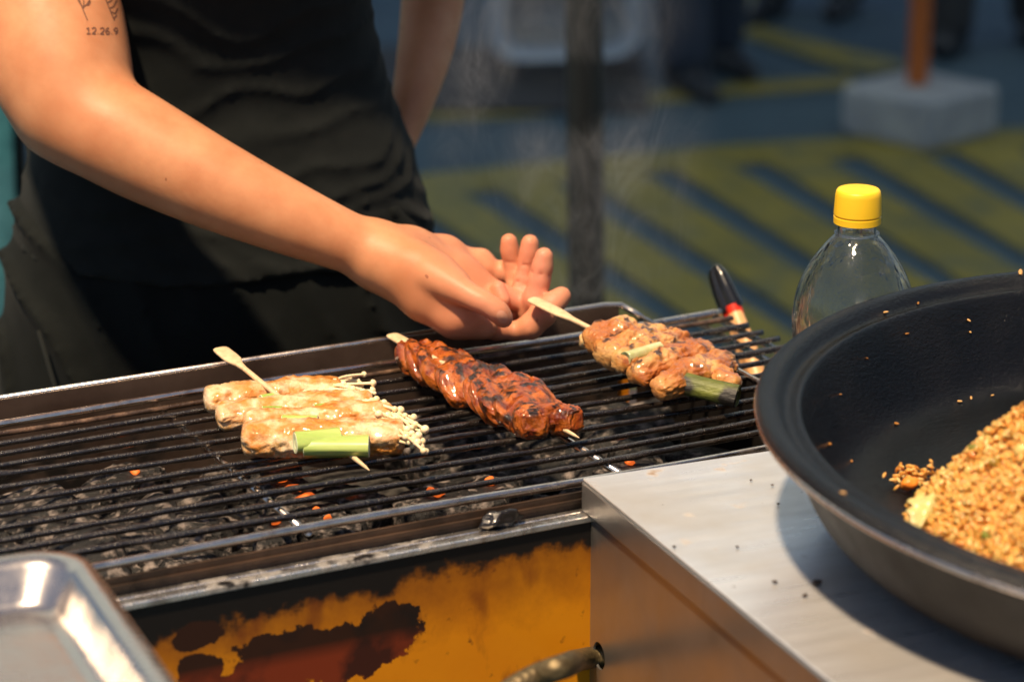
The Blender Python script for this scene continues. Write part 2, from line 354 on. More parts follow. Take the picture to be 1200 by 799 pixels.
# ------------------------------------------------------------------ passers-by (only their legs are seen), a chair
def simple_person(foot_px, h, yaw, trouser, shirt, shoe, label, stride=.0):
    P0 = PZ(*foot_px, 0); root = empty('person', P0, yaw, label, 'person', 'people standing behind on the road')
    sk = h / 1.7
    Fd = Field((-.45, -.35, 0), (.45, .35, 1.85 * sk), .011)
    A = lambda x, y, z: np.array([x, y, z]) * sk
    for sx in (-1, 1):
        Fd.chain([(A(sx * .09, sx * stride, .06), .038), (A(sx * .09, sx * stride * .7, .30), .052), (A(sx * .09, sx * stride * .3, .50), .055), (A(sx * .085, 0, .88), .085)], .02)
        Fd.chain([(A(sx * .19, 0, 1.38), .048), (A(sx * .25, .01, 1.10), .040), (A(sx * .24, -.08, .86), .030), (A(sx * .24, -.12, .78), .032)], .02)
    Fd.ell(A(0, 0, .93), A(.16, .11, .12), .04); Fd.ell(A(0, 0, 1.18), A(.15, .10, .26), .04); Fd.ell(A(0, 0, 1.36), A(.19, .09, .09), .04)
    Fd.cap(A(0, 0, 1.4), A(0, -.01, 1.52), .05, .05, .02); Fd.ell(A(0, -.01, 1.6), A(.075, .095, .115), .015); Fd.ell(A(0, -.11, 1.58), A(.014, .02, .025), .01)
    me = Fd.mesh('body'); o = link('body', me, skin, root)
    # clothing: slightly larger shells
    Fp = Field((-.3, -.35, 0), (.3, .35, 1.1 * sk), .011)
    for sx in (-1, 1):
        Fp.chain([(A(sx * .09, sx * stride, .09), .066), (A(sx * .09, sx * stride * .7, .30), .070), (A(sx * .09, sx * stride * .3, .50), .073), (A(sx * .085, 0, .88), .10)], .02)
    Fp.ell(A(0, 0, .94), A(.175, .125, .12), .04)
    link('trousers', Fp.mesh('trousers'), trouser, root)
    Fs = Field((-.4, -.3, .8 * sk), (.4, .3, 1.6 * sk), .011)
    Fs.ell(A(0, 0, 1.16), A(.165, .12, .27), .04); Fs.ell(A(0, 0, 1.36), A(.20, .10, .10), .04)
    for sx in (-1, 1): Fs.chain([(A(sx * .18, 0, 1.38), .062), (A(sx * .225, .005, 1.2), .058)], .02)
    link('shirt', Fs.mesh('shirt'), shirt, root)
    for sx in (-1, 1):
        Ff = Field((-.2, -.35, -.005), (.2, .35, .14), .006)
        y0 = sx * stride * sk
        Ff.chain([((sx * .09, y0 + .05, .035), .036), ((sx * .09, y0 - .08, .03), .036), ((sx * .095, y0 - .17, .022), .026)], .02)
        Ff.cap((sx * .09, y0, .04), (sx * .09, y0 + .02, .09), .04, .045, .02)
        link('shoe', Ff.mesh('shoe'), shoe, root)
    Fh = Field((-.15, -.2, 1.45 * sk), (.15, .2, 1.8 * sk), .007); Fh.ell(A(0, .015, 1.63), A(.085, .098, .105), .01); Fh.ell(A(0, -.10, 1.57), A(.08, .06, .09), .01, 's')
    link('hair', Fh.mesh('hair'), hair_m, root)
    return root
jean = mat('dark_denim', (.018, .028, .05), .8, 0); blk = mat('dark_cloth', (.02, .022, .026), .85); grs = mat('grey_cloth', (.16, .17, .19), .8)
shoe_m = mat('dark_shoe', (.015, .018, .024), .5); shoe_w = mat('white_shoe', (.6, .62, .66), .5)
simple_person((822, 92), 1.66, R(20), jean, grs, shoe_m, 'person in dark denim trousers standing just right of the tent post', .10)
simple_person((948, 14), 1.7, R(-20), blk, grs, shoe_m, 'person in black trousers standing farther back between post and umbrella pole', .05)
simple_person((1160, 58), 1.7, R(160), blk, jean, shoe_m, 'person in black trousers standing behind the concrete umbrella block', .12)
plast = mat('white_plastic', (.40, .47, .56), .45, 0); plast_in = mat('grey_plastic', (.30, .33, .36), .5, 0)
bx_ = W(662, 14, 7.0); ch = empty('plastic_basin', (bx_[0], bx_[1], bx_[2]), R(8), 'white plastic basin standing on its side behind the dark post', 'basin')
def rr2(w_, h_, r, n=10):
    return [(cx + r * math.cos(R(a0 + 90 * k / n)), cz + r * math.sin(R(a0 + 90 * k / n))) for cx, cz, a0 in ((w_ - r, h_ - r, 0), (-w_ + r, h_ - r, 90), (-w_ + r, -h_ + r, 180), (w_ - r, -h_ + r, 270)) for k in range(n + 1)]
secs_ = [(.185, .118, .07, -.02), (.19, .122, .07, .0), (.182, .115, .07, .01), (.150, .085, .06, .012), (.145, .080, .055, .0), (.135, .072, .05, .10), (.128, .066, .05, .115)]
V = []
for w_, h_, r, y_ in secs_: V += [(x, y_, z) for x, z in rr2(w_, h_, r)]
n = 44; bb = MB(); bb.add(V, [(i * n + k, i * n + (k + 1) % n, (i + 1) * n + (k + 1) % n, (i + 1) * n + k) for i in range(4) for k in range(n)]); bb.build('rim', plast, ch, smooth=True)
bb = MB(); bb.add(V, [(i * n + k, i * n + (k + 1) % n, (i + 1) * n + (k + 1) % n, (i + 1) * n + k) for i in (4, 5) for k in range(n)] + [tuple(6 * n + k for k in range(n))]); bb.build('bowl', plast_in, ch, smooth=True)
bb = MB(); hb_ = bx_[2] - .122; bb.box((-.17, -.02, -.122 - hb_), (.17, .14, -.123)); sb = bb.build('wooden_crate', mat('dark_crate', (.03, .035, .045), .8)); sb.location = tuple(bx_); sb.rotation_euler = (0, 0, R(8)); tag(sb, 'low dark box on the road under the white basin', 'crate')
bb = MB(); P1 = PZ(590, 118, 0); bb.box((-.55, -.35, 0), (.55, .35, .012)); o = bb.build('dark_road_band', dark_m, None, bevel=.004); o.location = (P1[0] - .2, P1[1] + .2, .004)  # thin dark sheet added to make this stretch of road darker
tag(o, 'dark band lying on the road in front of the white basin', 'mat')
teal = mat('teal_tarpaulin', (.045, .20, .22), .6, 0, col2=(.06, .16, .2), nsc=4, bump=[(10, .4, .02)])
Pt = W(-10, 250, 3.6); bb = MB()
nn = 14; V = []; Fc = []
for i in range(nn + 1):
    x = -.95 + .95 * i / nn; yy = .02 * math.sin(i * 1.7)
    for j in range(9): V.append((x, yy + .008 * math.sin(j * 2 + i), j / 8 * 1.1))
for i in range(nn):
    for j in range(8): a = i * 9 + j; Fc.append((a, a + 9, a + 10, a + 1))
bb.add(V, Fc); root = empty('tarpaulin_screen', (W(22, 300, 3.6)[0], Pt[1], .35), 0, 'teal tarpaulin screen hanging behind the cook at the left edge', 'screen')
o = bb.build('sheet', teal, root, smooth=True); md = o.modifiers.new('t', 'SOLIDIFY'); md.thickness = .003
bb = MB(); bb.tube([(-.97, 0, -.35), (-.97, 0, 1.15)], .015, 10); bb.build('post', post_m, root, smooth=True)
bb = MB(); bb.tube([(-.97, 0, 1.12), (.005, 0, 1.12)], .012, 10); bb.build('rail', post_m, root, smooth=True)
bb = MB(); bb.tube([(0.0, .02, -.35), (0.0, .02, 1.12)], .010, 10); bb.build('post', post_m, root, smooth=True)

# ------------------------------------------------------------------ the cook
cook = empty('person', (0, 0, 0), 0, 'cook in a black tank top and black trousers turning a skewer over the grill', 'person')
TX, TY, TW = -.243, 2.275, R(17)
ct, sn = math.cos(TW), math.sin(TW)
def tl(P):                       # torso local x (across), y (depth)
    dx, dy = P[0] - TX, P[1] - TY
    return dx * ct + dy * sn, -dx * sn + dy * ct
def loft(Fd, secs, k=.0, disp=None, zcap=.01):
    """secs: (z, cx, cy, a, b) ellipses; cut flat at both ends"""
    z0, z1 = secs[0][0], secs[-1][0]; S = np.array(secs)
    lo = np.array([TX - .36, TY - .33, z0 - .02]); hi = np.array([TX + .36, TY + .33, z1 + .02])
    sl, X, Y, Z = Fd.region(lo, hi)
    lx = (X - TX) * ct + (Y - TY) * sn; ly = -(X - TX) * sn + (Y - TY) * ct
    zs = Z[0, 0, :]; I = [np.interp(zs, S[:, 0], S[:, i]) for i in range(1, 5)]
    # smooth interpolation
    kern = np.ones(9) / 9
    I = [np.convolve(np.pad(q, 4, 'edge'), kern, 'valid') for q in I]
    cx, cy, a, b_ = I
    ex = np.abs((lx - cx) / a); ey = np.abs((ly - cy) / b_)
    D = ((ex ** 2.35 + ey ** 2.35) ** (1 / 2.35) - 1) * np.minimum(a, b_)
    if disp is not None: D = D - disp(lx, ly, Z)
    D = np.maximum(D, np.maximum(z0 - Z, Z - z1)); Fd.comb(sl, D, k)
tank_secs = [(.872, 0, 0, .176, .128), (.905, 0, 0, .176, .126), (.94, .001, 0, .168, .119), (.985, .002, 0, .158, .110), (1.03, -.004, 0, .146, .103), (1.085, -.010, -.004, .136, .104),
             (1.13, -.014, -.010, .136, .112), (1.19, -.018, -.018, .142, .124), (1.25, -.020, -.012, .142, .115), (1.31, -.02, 0, .135, .09), (1.36, -.02, .004, .12, .06)]
def tank_fold(x, y, z):
    P = np.stack([x, y, z], -1)
    n = fbm(P, 9, 2, 3); n2 = fbm(P, 4, 1, 9)
    xx = x + .16
    ph = (z - .34 * xx + .9 * xx ** 2 * (x < .3)) / .030 + n * 1.25 + n2 * 1.2
    r = 1 - np.abs(np.sin(ph * math.pi)); am = .0032 * np.clip(.55 + n2 * 1.0 + (x > 0) * x * 3.0, .05, 1.5)
    ph2 = (z + .55 * x) / .022 + n * .8 + 3
    low = np.clip((1.0 - z) / .08, 0, 1)
    hem = .002 * np.exp(-((z - .9) / .006) ** 2)
    return am * r * r + .0022 * low * (1 - np.abs(np.sin(ph2 * math.pi))) ** 2 + .0025 * n + hem
Ft = Field((TX - .27, TY - .24, .86), (TX + .27, TY + .24, 1.38), .0036)
loft(Ft, tank_secs, 0, tank_fold)
def hemcut(Fd):                  # hem sags and dips towards the middle
    sl, X, Y, Z = Fd.region(np.array([TX - .3, TY - .3, .86]), np.array([TX + .3, TY + .3, .96]))
    lx = (X - TX) * ct + (Y - TY) * sn; h = .899 + .016 * np.clip((-lx - .10) / .08, 0, 1) ** 1.0 + .002 * np.sin(lx * 45)
    Fd.A[sl] = np.maximum(Fd.A[sl], h - Z)
hemcut(Ft)
o = link('tank_top', Ft.mesh('tank_top'), tank_m, cook); md = o.modifiers.new('soften', 'SMOOTH'); md.factor = .5; md.iterations = 7
# trousers
Fp = Field((TX - .27, TY - .26, .04), (TX + .27, TY + .26, .95), .0046)
def pant_fold(x, y, z):
    P = np.stack([x, y, z], -1); n = fbm(P, 7, 2, 21); n2 = fbm(P, 3.5, 1, 5)
    ph = (x + .62 * (z - .9)) / .052 + n * .55
    r = 1 - np.abs(np.sin(ph * math.pi)); ph2 = (x * .5 + z) / .05 + n
    return .0095 * r * r * np.clip(.65 + n2, .1, 1.3) + .002 * n
loft(Fp, [(.62, 0, 0, .150, .10), (.70, 0, .005, .178, .125), (.78, 0, .005, .186, .132), (.85, 0, .003, .187, .130), (.90, 0, 0, .180, .122), (.945, 0, 0, .164, .112)], 0, pant_fold)
def tw(x, y, z): return np.array([TX + x * ct - y * sn, TY + x * sn + y * ct, z])
for sx in (-1, 1):
    Fp.chain([(tw(sx * .092, 0, .70), .098), (tw(sx * .10, -.01, .45), .080), (tw(sx * .105, 0, .10), .085)], .03)
# cut a gap between legs
Fp.cap(tw(0, -.15, .35), tw(0, .15, .35), .02, .02, .02, 's')
o = link('trousers', Fp.mesh('trousers'), pant_m, cook); md = o.modifiers.new('soften', 'SMOOTH'); md.factor = .5; md.iterations = 6
bb = MB(); bb.tube([tw(-.168, -.085, .862), tw(-.155, -.108, .80), tw(-.150, -.118, .745)], .0016, 6); bb.build('pocket_seam', tank_m, cook, smooth=True)
# shoes
for sx in (-1, 1):
    Ff = Field(tw(sx * .1, 0, 0) - np.array([.09, .24, .0]), tw(sx * .1, 0, 0) + np.array([.09, .14, .13]), .006)
    Ff.chain([(tw(sx * .1, .06, .04), .042), (tw(sx * .1, -.06, .036), .042), (tw(sx * .11, -.17, .028), .030)], .02); Ff.cap(tw(sx * .1, .03, .04), tw(sx * .1, .04, .09), .042, .045, .02)
    link('shoe', Ff.mesh('shoe'), shoe_m, cook)

def pr(px, d): return px * d / FPX
def C3(px, py, d, r):
    if d < 2.2: d += .028
    return (W(px, py, d), pr(r, d))
# fine arm + hand
FA = Field(W(-75, 420, 2.16) - np.array([0, .16, 0]), np.array([W(690, 0, 2.1)[0], 2.30, 1.30]), .0019)
FA.lo = FA.lo
lo = np.array([W(-75, 0, 2.1)[0], 1.93, .865]); hi = np.array([W(690, 0, 2.1)[0], 2.27, 1.185])
FA = Field(lo, hi, .00185)
# upper arm and elbow
FA.spl([C3(8, -160, 2.19, 88), C3(34, -60, 2.17, 92), C3(58, 30, 2.14, 88), C3(76, 95, 2.12, 80), C3(96, 133, 2.11, 60)], .02)
FA.spl([C3(88, 132, 2.11, 62), C3(130, 154, 2.10, 63), C3(180, 181, 2.095, 60), C3(250, 216, 2.09, 53), C3(330, 252, 2.09, 44), C3(400, 281, 2.095, 36), C3(445, 298, 2.10, 33)], .012)
FA.cap(*[W(72, 120, 2.148), W(60, 145, 2.158)], pr(44, 2.1), pr(34, 2.1), .015)
# palm
PALM = .010
FA.chain([C3(440, 291, 2.105, 33), C3(480, 296, 2.12, 28), C3(520, 300, 2.14, 22), C3(545, 312, 2.15, 21)], PALM)
FA.chain([C3(440, 302, 2.10, 35), C3(485, 322, 2.105, 35), C3(530, 346, 2.118, 25), C3(565, 362, 2.112, 21)], PALM)
FA.chain([C3(455, 308, 2.095, 33), C3(500, 345, 2.085, 30), C3(536, 368, 2.08, 27), C3(566, 379, 2.085, 19)], PALM)
FA.chain([C3(480, 300, 2.11, 28), C3(540, 325, 2.125, 24), C3(580, 345, 2.125, 16)], PALM)
# fingers, built apart so that they stay separate
FB = Field(W(500, 420, 2.18) * [1, 0, 0] + [0, 1.93, .865], hi, .00185)
FB = Field(np.array([lo[0] + round((W(430, 0, 2.1)[0] - lo[0]) / .00185) * .00185, lo[1], lo[2]]), hi, .00185)
def finger(pts, k=.0035, kk=.0009):
    F1 = Field(FB.lo, FB.lo + (FB.n - 1) * FB.vox, FB.vox); F1.n = FB.n; F1.A = np.full(FB.n, 1.0, np.float32); F1.chain(pts, k)
    FB.comb((slice(None),) * 3, F1.A, kk)
# little finger segments across, then up
finger([C3(545, 312, 2.150, 21), C3(562, 312, 2.150, 20.5), C3(570, 316, 2.148, 15)], .003)
finger([C3(572, 320, 2.150, 15), C3(590, 319, 2.150, 13.5), C3(600, 318, 2.148, 11)], .003)
finger([C3(604, 345, 2.138, 11), C3(603, 322, 2.142, 11), C3(600, 304, 2.140, 10.2), C3(597.5, 293, 2.138, 10.4), C3(596.5, 283.5, 2.136, 10.2)])
finger([C3(612, 352, 2.128, 12), C3(614, 330, 2.130, 11.6), C3(618, 308, 2.128, 10.7), C3(620, 296, 2.126, 10.9), C3(621, 285, 2.124, 10.6)])
finger([C3(618, 366, 2.124, 12), C3(627, 350, 2.116, 14.2), C3(632, 328, 2.114, 12.7), C3(635.5, 313, 2.112, 12), C3(637.5, 300.5, 2.110, 10.9)])
finger([C3(565, 345, 2.125, 17), C3(588, 348, 2.122, 14), C3(610, 354, 2.124, 12)], .004)
finger([C3(590, 362, 2.132, 12), C3(604, 368, 2.136, 12), C3(618, 368, 2.134, 12)], .003)
# knuckle pad between thumb and fingers
finger([C3(584, 338, 2.108, 9.5), C3(590, 352, 2.105, 9)], .003)
# index finger: along the lower edge, then up to the skewer
finger([C3(556, 380, 2.090, 17), C3(582, 386.5, 2.102, 11.5), C3(606, 388, 2.108, 10.5), C3(621, 383, 2.104, 14.6), C3(636, 368, 2.102, 15.4), C3(649, 355, 2.106, 13), C3(658, 347, 2.108, 11.6)], .004)
FA_sub = FA.A[-FB.n[0]:, :FB.n[1], :FB.n[2]]
off = int(round((FB.lo[0] - FA.lo[0]) / FA.vox)); nb = FB.n
m0 = min(nb[0], FA.n[0] - off)
FA.comb((slice(off, off + m0), slice(0, nb[1]), slice(0, nb[2])), FB.A[:m0], .0042)
# thumb
FT = Field(FB.lo, FB.lo + (FB.n - 1) * FB.vox, FB.vox); FT.n = FB.n; FT.A = np.full(FB.n, 1.0, np.float32)
FA.spl([C3(452, 304, 2.10, 30), C3(485, 313, 2.082, 30), C3(512, 322, 2.076, 26), C3(535, 334, 2.064, 18)], .013)
FT.spl([C3(505, 322, 2.070, 23), C3(530, 335, 2.060, 19), C3(550, 346, 2.053, 15.2), C3(563, 352.5, 2.050, 14.4), C3(572, 357.5, 2.049, 13.4), C3(583, 365, 2.050, 13.6), C3(590, 373, 2.054, 11.5)], .0)
FA.comb((slice(off, off + m0), slice(0, nb[1]), slice(0, nb[2])), FT.A[:m0], .0030)
FA.ell(W(603, 379, 2.108), (.0045, .009, .0045), .004, 's')
# creases
def crease(pts, r=.0011, k=.0016):
    for a, b_ in zip(pts[:-1], pts[1:]): FA.cap(W(*a), W(*b_), r, r, k, 's')
for q in (560, 565, 570):
    crease([(q + 6, 340 + (q - 560) * .7, 2.069), (q + 1, 348 + (q - 560) * .7, 2.0635), (q - 5, 356 + (q - 560) * .7, 2.068)], .0006, .0013)
for (x0, y0, x1, y1, d_) in ((593, 306, 610, 309, 2.1600), (594, 326, 612, 330, 2.160), (610, 309, 628, 313, 2.1485), (606, 330, 622, 335, 2.149), (622, 318, 644, 323, 2.1340), (616, 343, 640, 350, 2.1325), (632, 357, 646, 368, 2.121)):
    crease([(x0, y0, d_ + .004), ((x0 + x1) / 2, (y0 + y1) / 2 + 1, d_), (x1, y1, d_ + .004)], .0007, .0016)
arm_me = FA.mesh('arm_fine')
# coarse rest of the body
FD = Field((TX - .36, TY - .28, .03), (TX + .42, TY + .26, 1.62), .0062)
def AA(p): return np.array(p)
FD.chain([(tw(0, 0, .86), .085), (tw(0, 0, 1.05), .078), (tw(-.02, 0, 1.2), .078)], .03)
FD.ell(tw(-.02, .0, 1.29), (.15, .055, .055), .03)
for sx in (-1, 1): FD.chain([(tw(sx * .09, 0, .80), .082), (tw(sx * .1, -.01, .45), .055), (tw(sx * .105, 0, .08), .038)], .03)
FD.chain([(tw(-.02, 0, 1.30), .055), (tw(-.02, -.015, 1.41), .05)], .03)
hd = tw(-.02, -.03, 1.49)
FD.ell(hd, (.070, .088, .105), .015); FD.ell(hd + [0, -.03, -.045], (.052, .055, .055), .02)
FD.ell(hd + [.0, -.095, -.012], (.011, .018, .018), .008); FD.ell(hd + [0, -.082, -.052], (.022, .012, .008), .004)
for sx in (-1, 1):
    FD.ell(hd + [sx * .072, .005, -.005], (.012, .02, .03), .004); FD.ell(hd + [sx * .028, -.083, .012], (.014, .008, .009), .003, 's')
FD.chain([(tw(-.17, 0, 1.285), .060), C3(8, -160, 2.20, 86), C3(30, -70, 2.175, 84)], .02)
# her other arm: elbow out, hand behind the waist
FD.chain([(tw(.14, .0, 1.28), .055), (tw(.20, .03, 1.20), .048), C3(512, -46, 2.50, 40)], .02)
FD.spl([C3(512, -46, 2.50, 39), C3(506, 10, 2.49, 37), C3(498, 60, 2.475, 33), C3(486, 110, 2.46, 27), C3(475, 152, 2.45, 20), C3(462, 180, 2.44, 17)], .012)
FD.chain([C3(462, 180, 2.44, 19), C3(450, 205, 2.43, 26), C3(430, 225, 2.42, 26)], .012)
for q in range(4): FD.chain([C3(436, 208 + q * 11, 2.42, 10), C3(410, 214 + q * 11, 2.40, 8.5), C3(392, 216 + q * 10, 2.385, 7.5)], .002)
FD.chain([C3(455, 200, 2.42, 12), C3(445, 182, 2.40, 10), C3(437, 172, 2.385, 9)], .002)
body_me = FD.mesh('body_coarse')
def me_np(me):
    V = np.empty(len(me.vertices) * 3, np.float32); me.vertices.foreach_get('co', V)
    Fq = np.empty(len(me.loops), np.int32); me.loops.foreach_get('vertex_index', Fq); return V.reshape(-1, 3), Fq.reshape(-1, 4)
V1, F1 = me_np(arm_me); V2, F2 = me_np(body_me)
# keep only fine arm above frame cut: coarse upper arm is thinner there and sits inside it
# redness of the palm and fingertips as a colour attribute
P = V1; hand_c = W(600, 330, 2.11)
def ptred(c, s): return np.exp(-((P - c) ** 2).sum(1) / (2 * s * s))
red = np.clip(sum(ptred(W(x, y, d), .010) for x, y, d in ((596, 285, 2.136), (621, 286, 2.124), (637, 300, 2.11), (640, 330, 2.11), (657, 347, 2.108), (588, 372, 2.04), (610, 385, 2.09), (603, 330, 2.14), (617, 330, 2.13), (560, 385, 2.07))) +
              .45 * np.clip((P[:, 0] - W(470, 0, 2.1)[0]) / .05, 0, 1), 0, 1)
# fine skin relief
n_ = fbm(P, 160, 2, 8) * .00012; 
me = mesh_np('body', np.vstack([V1, V2]), np.vstack([F1, F2 + len(V1)]))
at = me.attributes.new('redness', 'FLOAT', 'POINT'); at.data.foreach_set('value', np.concatenate([red * .62, np.zeros(len(V2))]).astype(np.float32))
body = link('body', me, skin, cook); body['label'] = 'tan skin of the bare arms, right hand open palm up at the skewer'
md = body.modifiers.new('soften', 'SMOOTH'); md.factor = .5; md.iterations = 3
N, Lk = nodes(skin); an = N.new('ShaderNodeAttribute'); an.attribute_name = 'redness'; lay_fac(skin, an.outputs['Fac'], (.66, .25, .18))
bv = BVHTree.FromPolygons([tuple(map(float, v)) for v in V1], [tuple(map(int, f)) for f in F1])
# thumb nail
def on_skin(px, py, lift=.0003):
    o_ = Vector(CAM); d_ = Vector(W(px, py, 1.0) - CAM).normalized(); h = bv.ray_cast(o_, d_)
    return None if h[0] is None else np.array(h[0] - d_ * lift)
def skin_patch(name, poly, mt, lift=.0004, thick=True, grid=7):
    cx = sum(p[0] for p in poly) / len(poly); cy = sum(p[1] for p in poly) / len(poly); V = []; n = len(poly)
    for r_ in range(grid + 1):
        for (x, y) in poly:
            t = r_ / grid; q = on_skin(cx + (x - cx) * t, cy + (y - cy) * t, lift * (1.6 - t))
            if q is None: return None
            V.append(q)
    Fc = [(r_ * n + i, r_ * n + (i + 1) % n, (r_ + 1) * n + (i + 1) % n, (r_ + 1) * n + i) for r_ in range(grid) for i in range(n)]
    me = mesh_np(name, V, Fc); return link(name, me, mt, cook)
th = R(62)
poly = [(588.5 + 5.2 * math.cos(a) * math.cos(th) - 6.8 * math.sin(a) * math.sin(th) * -1 * .0 + (-math.sin(th) * 5.4 * math.cos(a)) * 0, 0) for a in (0,)]
poly = []
for k in range(16):
    a = 2 * math.pi * k / 16; u_, v_ = 8.0 * math.cos(a), 6.0 * math.sin(a)
    u_ = math.copysign(abs(u_ / 8.4) ** .8 * 8.4, u_); poly.append((588.5 + u_ * math.cos(th) - v_ * math.sin(th), 371.5 + u_ * math.sin(th) + v_ * math.cos(th)))
skin_patch('thumbnail', poly, nail_m, .00035)
# tattoos: thin ink strips that follow the skin
def ink_line(pts, wpx=1.3, name='tattoo'):
    V = []; m = len(pts)
    for i, (x, y) in enumerate(pts):
        x0, y0 = pts[max(i - 1, 0)]; x1, y1 = pts[min(i + 1, m - 1)]; L = math.hypot(x1 - x0, y1 - y0) + 1e-9; nx, ny = -(y1 - y0) / L * wpx / 2, (x1 - x0) / L * wpx / 2
        for s_ in (-1, 1):
            q = on_skin(x + nx * s_, y + ny * s_, .0006)
            if q is None: return [], []
            V.append(q)
    return V, [(2 * i, 2 * i + 1, 2 * i + 3, 2 * i + 2) for i in range(m - 1)]
def sub(pts, n=6):
    o = []
    for (x0, y0), (x1, y1) in zip(pts[:-1], pts[1:]):
        for k in range(n): o.append((x0 + (x1 - x0) * k / n, y0 + (y1 - y0) * k / n))
    return o + [pts[-1]]
strokes = [sub(q) for q in (
    [(90, -16), (93, 0), (97, 11), (102.5, 24)], [(91, 0), (95, 6), (97, 8)], [(97, 9), (102, 5), (105, 0), (106, -8)], [(98, 10), (98, 2), (96, -6)], [(101, 6), (104, 6), (106, 2)],
    [(120, -14), (124, 0), (129, 12), (134, 24)], [(125, 4), (130, 1), (134, -6)], [(128, 10), (133, 8), (137, 0)], [(130, 14), (135, 16), (138, 10)], [(124, 0), (128, -6)], [(133, 22), (137, 18)])]
GLY = {'1': [[(0, .25), (.5, 0), (.5, 1)], [(0, 1), (1, 1)]], '2': [[(0, .2), (.3, 0), (.8, 0), (1, .25), (.9, .5), (0, 1), (1, 1)]], '6': [[(.9, .1), (.5, 0), (.1, .35), (0, .7), (.3, 1), (.8, 1), (1, .7), (.7, .48), (.1, .6)]],
       '9': [[(.9, .5), (.4, .55), (0, .3), (.3, 0), (.8, 0), (1, .3), (.9, .7), (.4, 1)]], '.': [[(.4, .9), (.6, 1)]]}
xx = 101.5
for chh in '12.26.9':
    wd = 4.6 if chh != '.' else 1.6
    for s_ in GLY[chh]: strokes.append(sub([(xx + gx * wd, 32.5 + gy * 7.2 + (xx - 100) * .02) for gx, gy in s_], 4))
    xx += wd + 1.7
V = []; Fc = []
for s_ in strokes:
    v_, f_ = ink_line(s_, 1.25); Fc += [tuple(i + len(V) for i in f) for f in f_]; V += v_
if V: o = link('tattoo', mesh_np('tattoo', V, Fc), ink, cook); o['label'] = 'fine line plant tattoo over the figures 12.26.9'
# face and hair (above the picture)
Fh = Field(hd - [.12, .14, .20], hd + [.12, .16, .15], .006); Fh.ell(hd + [0, .018, .012], (.080, .090, .108), .01); Fh.ell(hd + [0, -.10, -.03], (.075, .07, .085), .01, 's'); Fh.ell(hd + [0, .10, -.05], (.04, .035, .10), .02)
link('hair', Fh.mesh('hair'), hair_m, cook)
eyem = mat('eye_dark', (.03, .02, .015), .2)
for sx in (-1, 1):
    v_, f_ = ICO[3]; link('eye', mesh_np('eye', v_ * [.011, .008, .007] + hd + [sx * .028, -.078, .012], f_), eyem, cook)

# ------------------------------------------------------------------ the charcoal grill
YAW = R(27); GO = PZ(840, 361, .88); gu = np.array([math.cos(YAW), math.sin(YAW), 0]); gv = np.array([-math.sin(YAW), math.cos(YAW), 0])
def G(x, y, z=0): return GO + gu * x + gv * y + np.array([0, 0, z])
def GL(p): q = np.asarray(p) - GO; return np.array([q @ gu, q @ gv, q[2]])
grill = empty('charcoal_grill', (GO[0], GO[1], GO[2]), YAW, 'long charcoal grill box with burnt yellow front in front of the cook', 'grill')
XL, XR = -1.02, -.0647
yellow = mat('burnt_yellow_paint', (.80, .315, .008), .38, 0, col2=(.68, .22, .006), nsc=6, nmix=(.3, .7), spec=.4, bump=[(30, .08, .002), (300, .1, .0006)])
layer(yellow, (.22, .055, .008), 34, .56, .72, seedoff=2, stretch=(1, 1, .5))
layer(yellow, (.20, .06, .008), 90, .66, .78, seedoff=5)
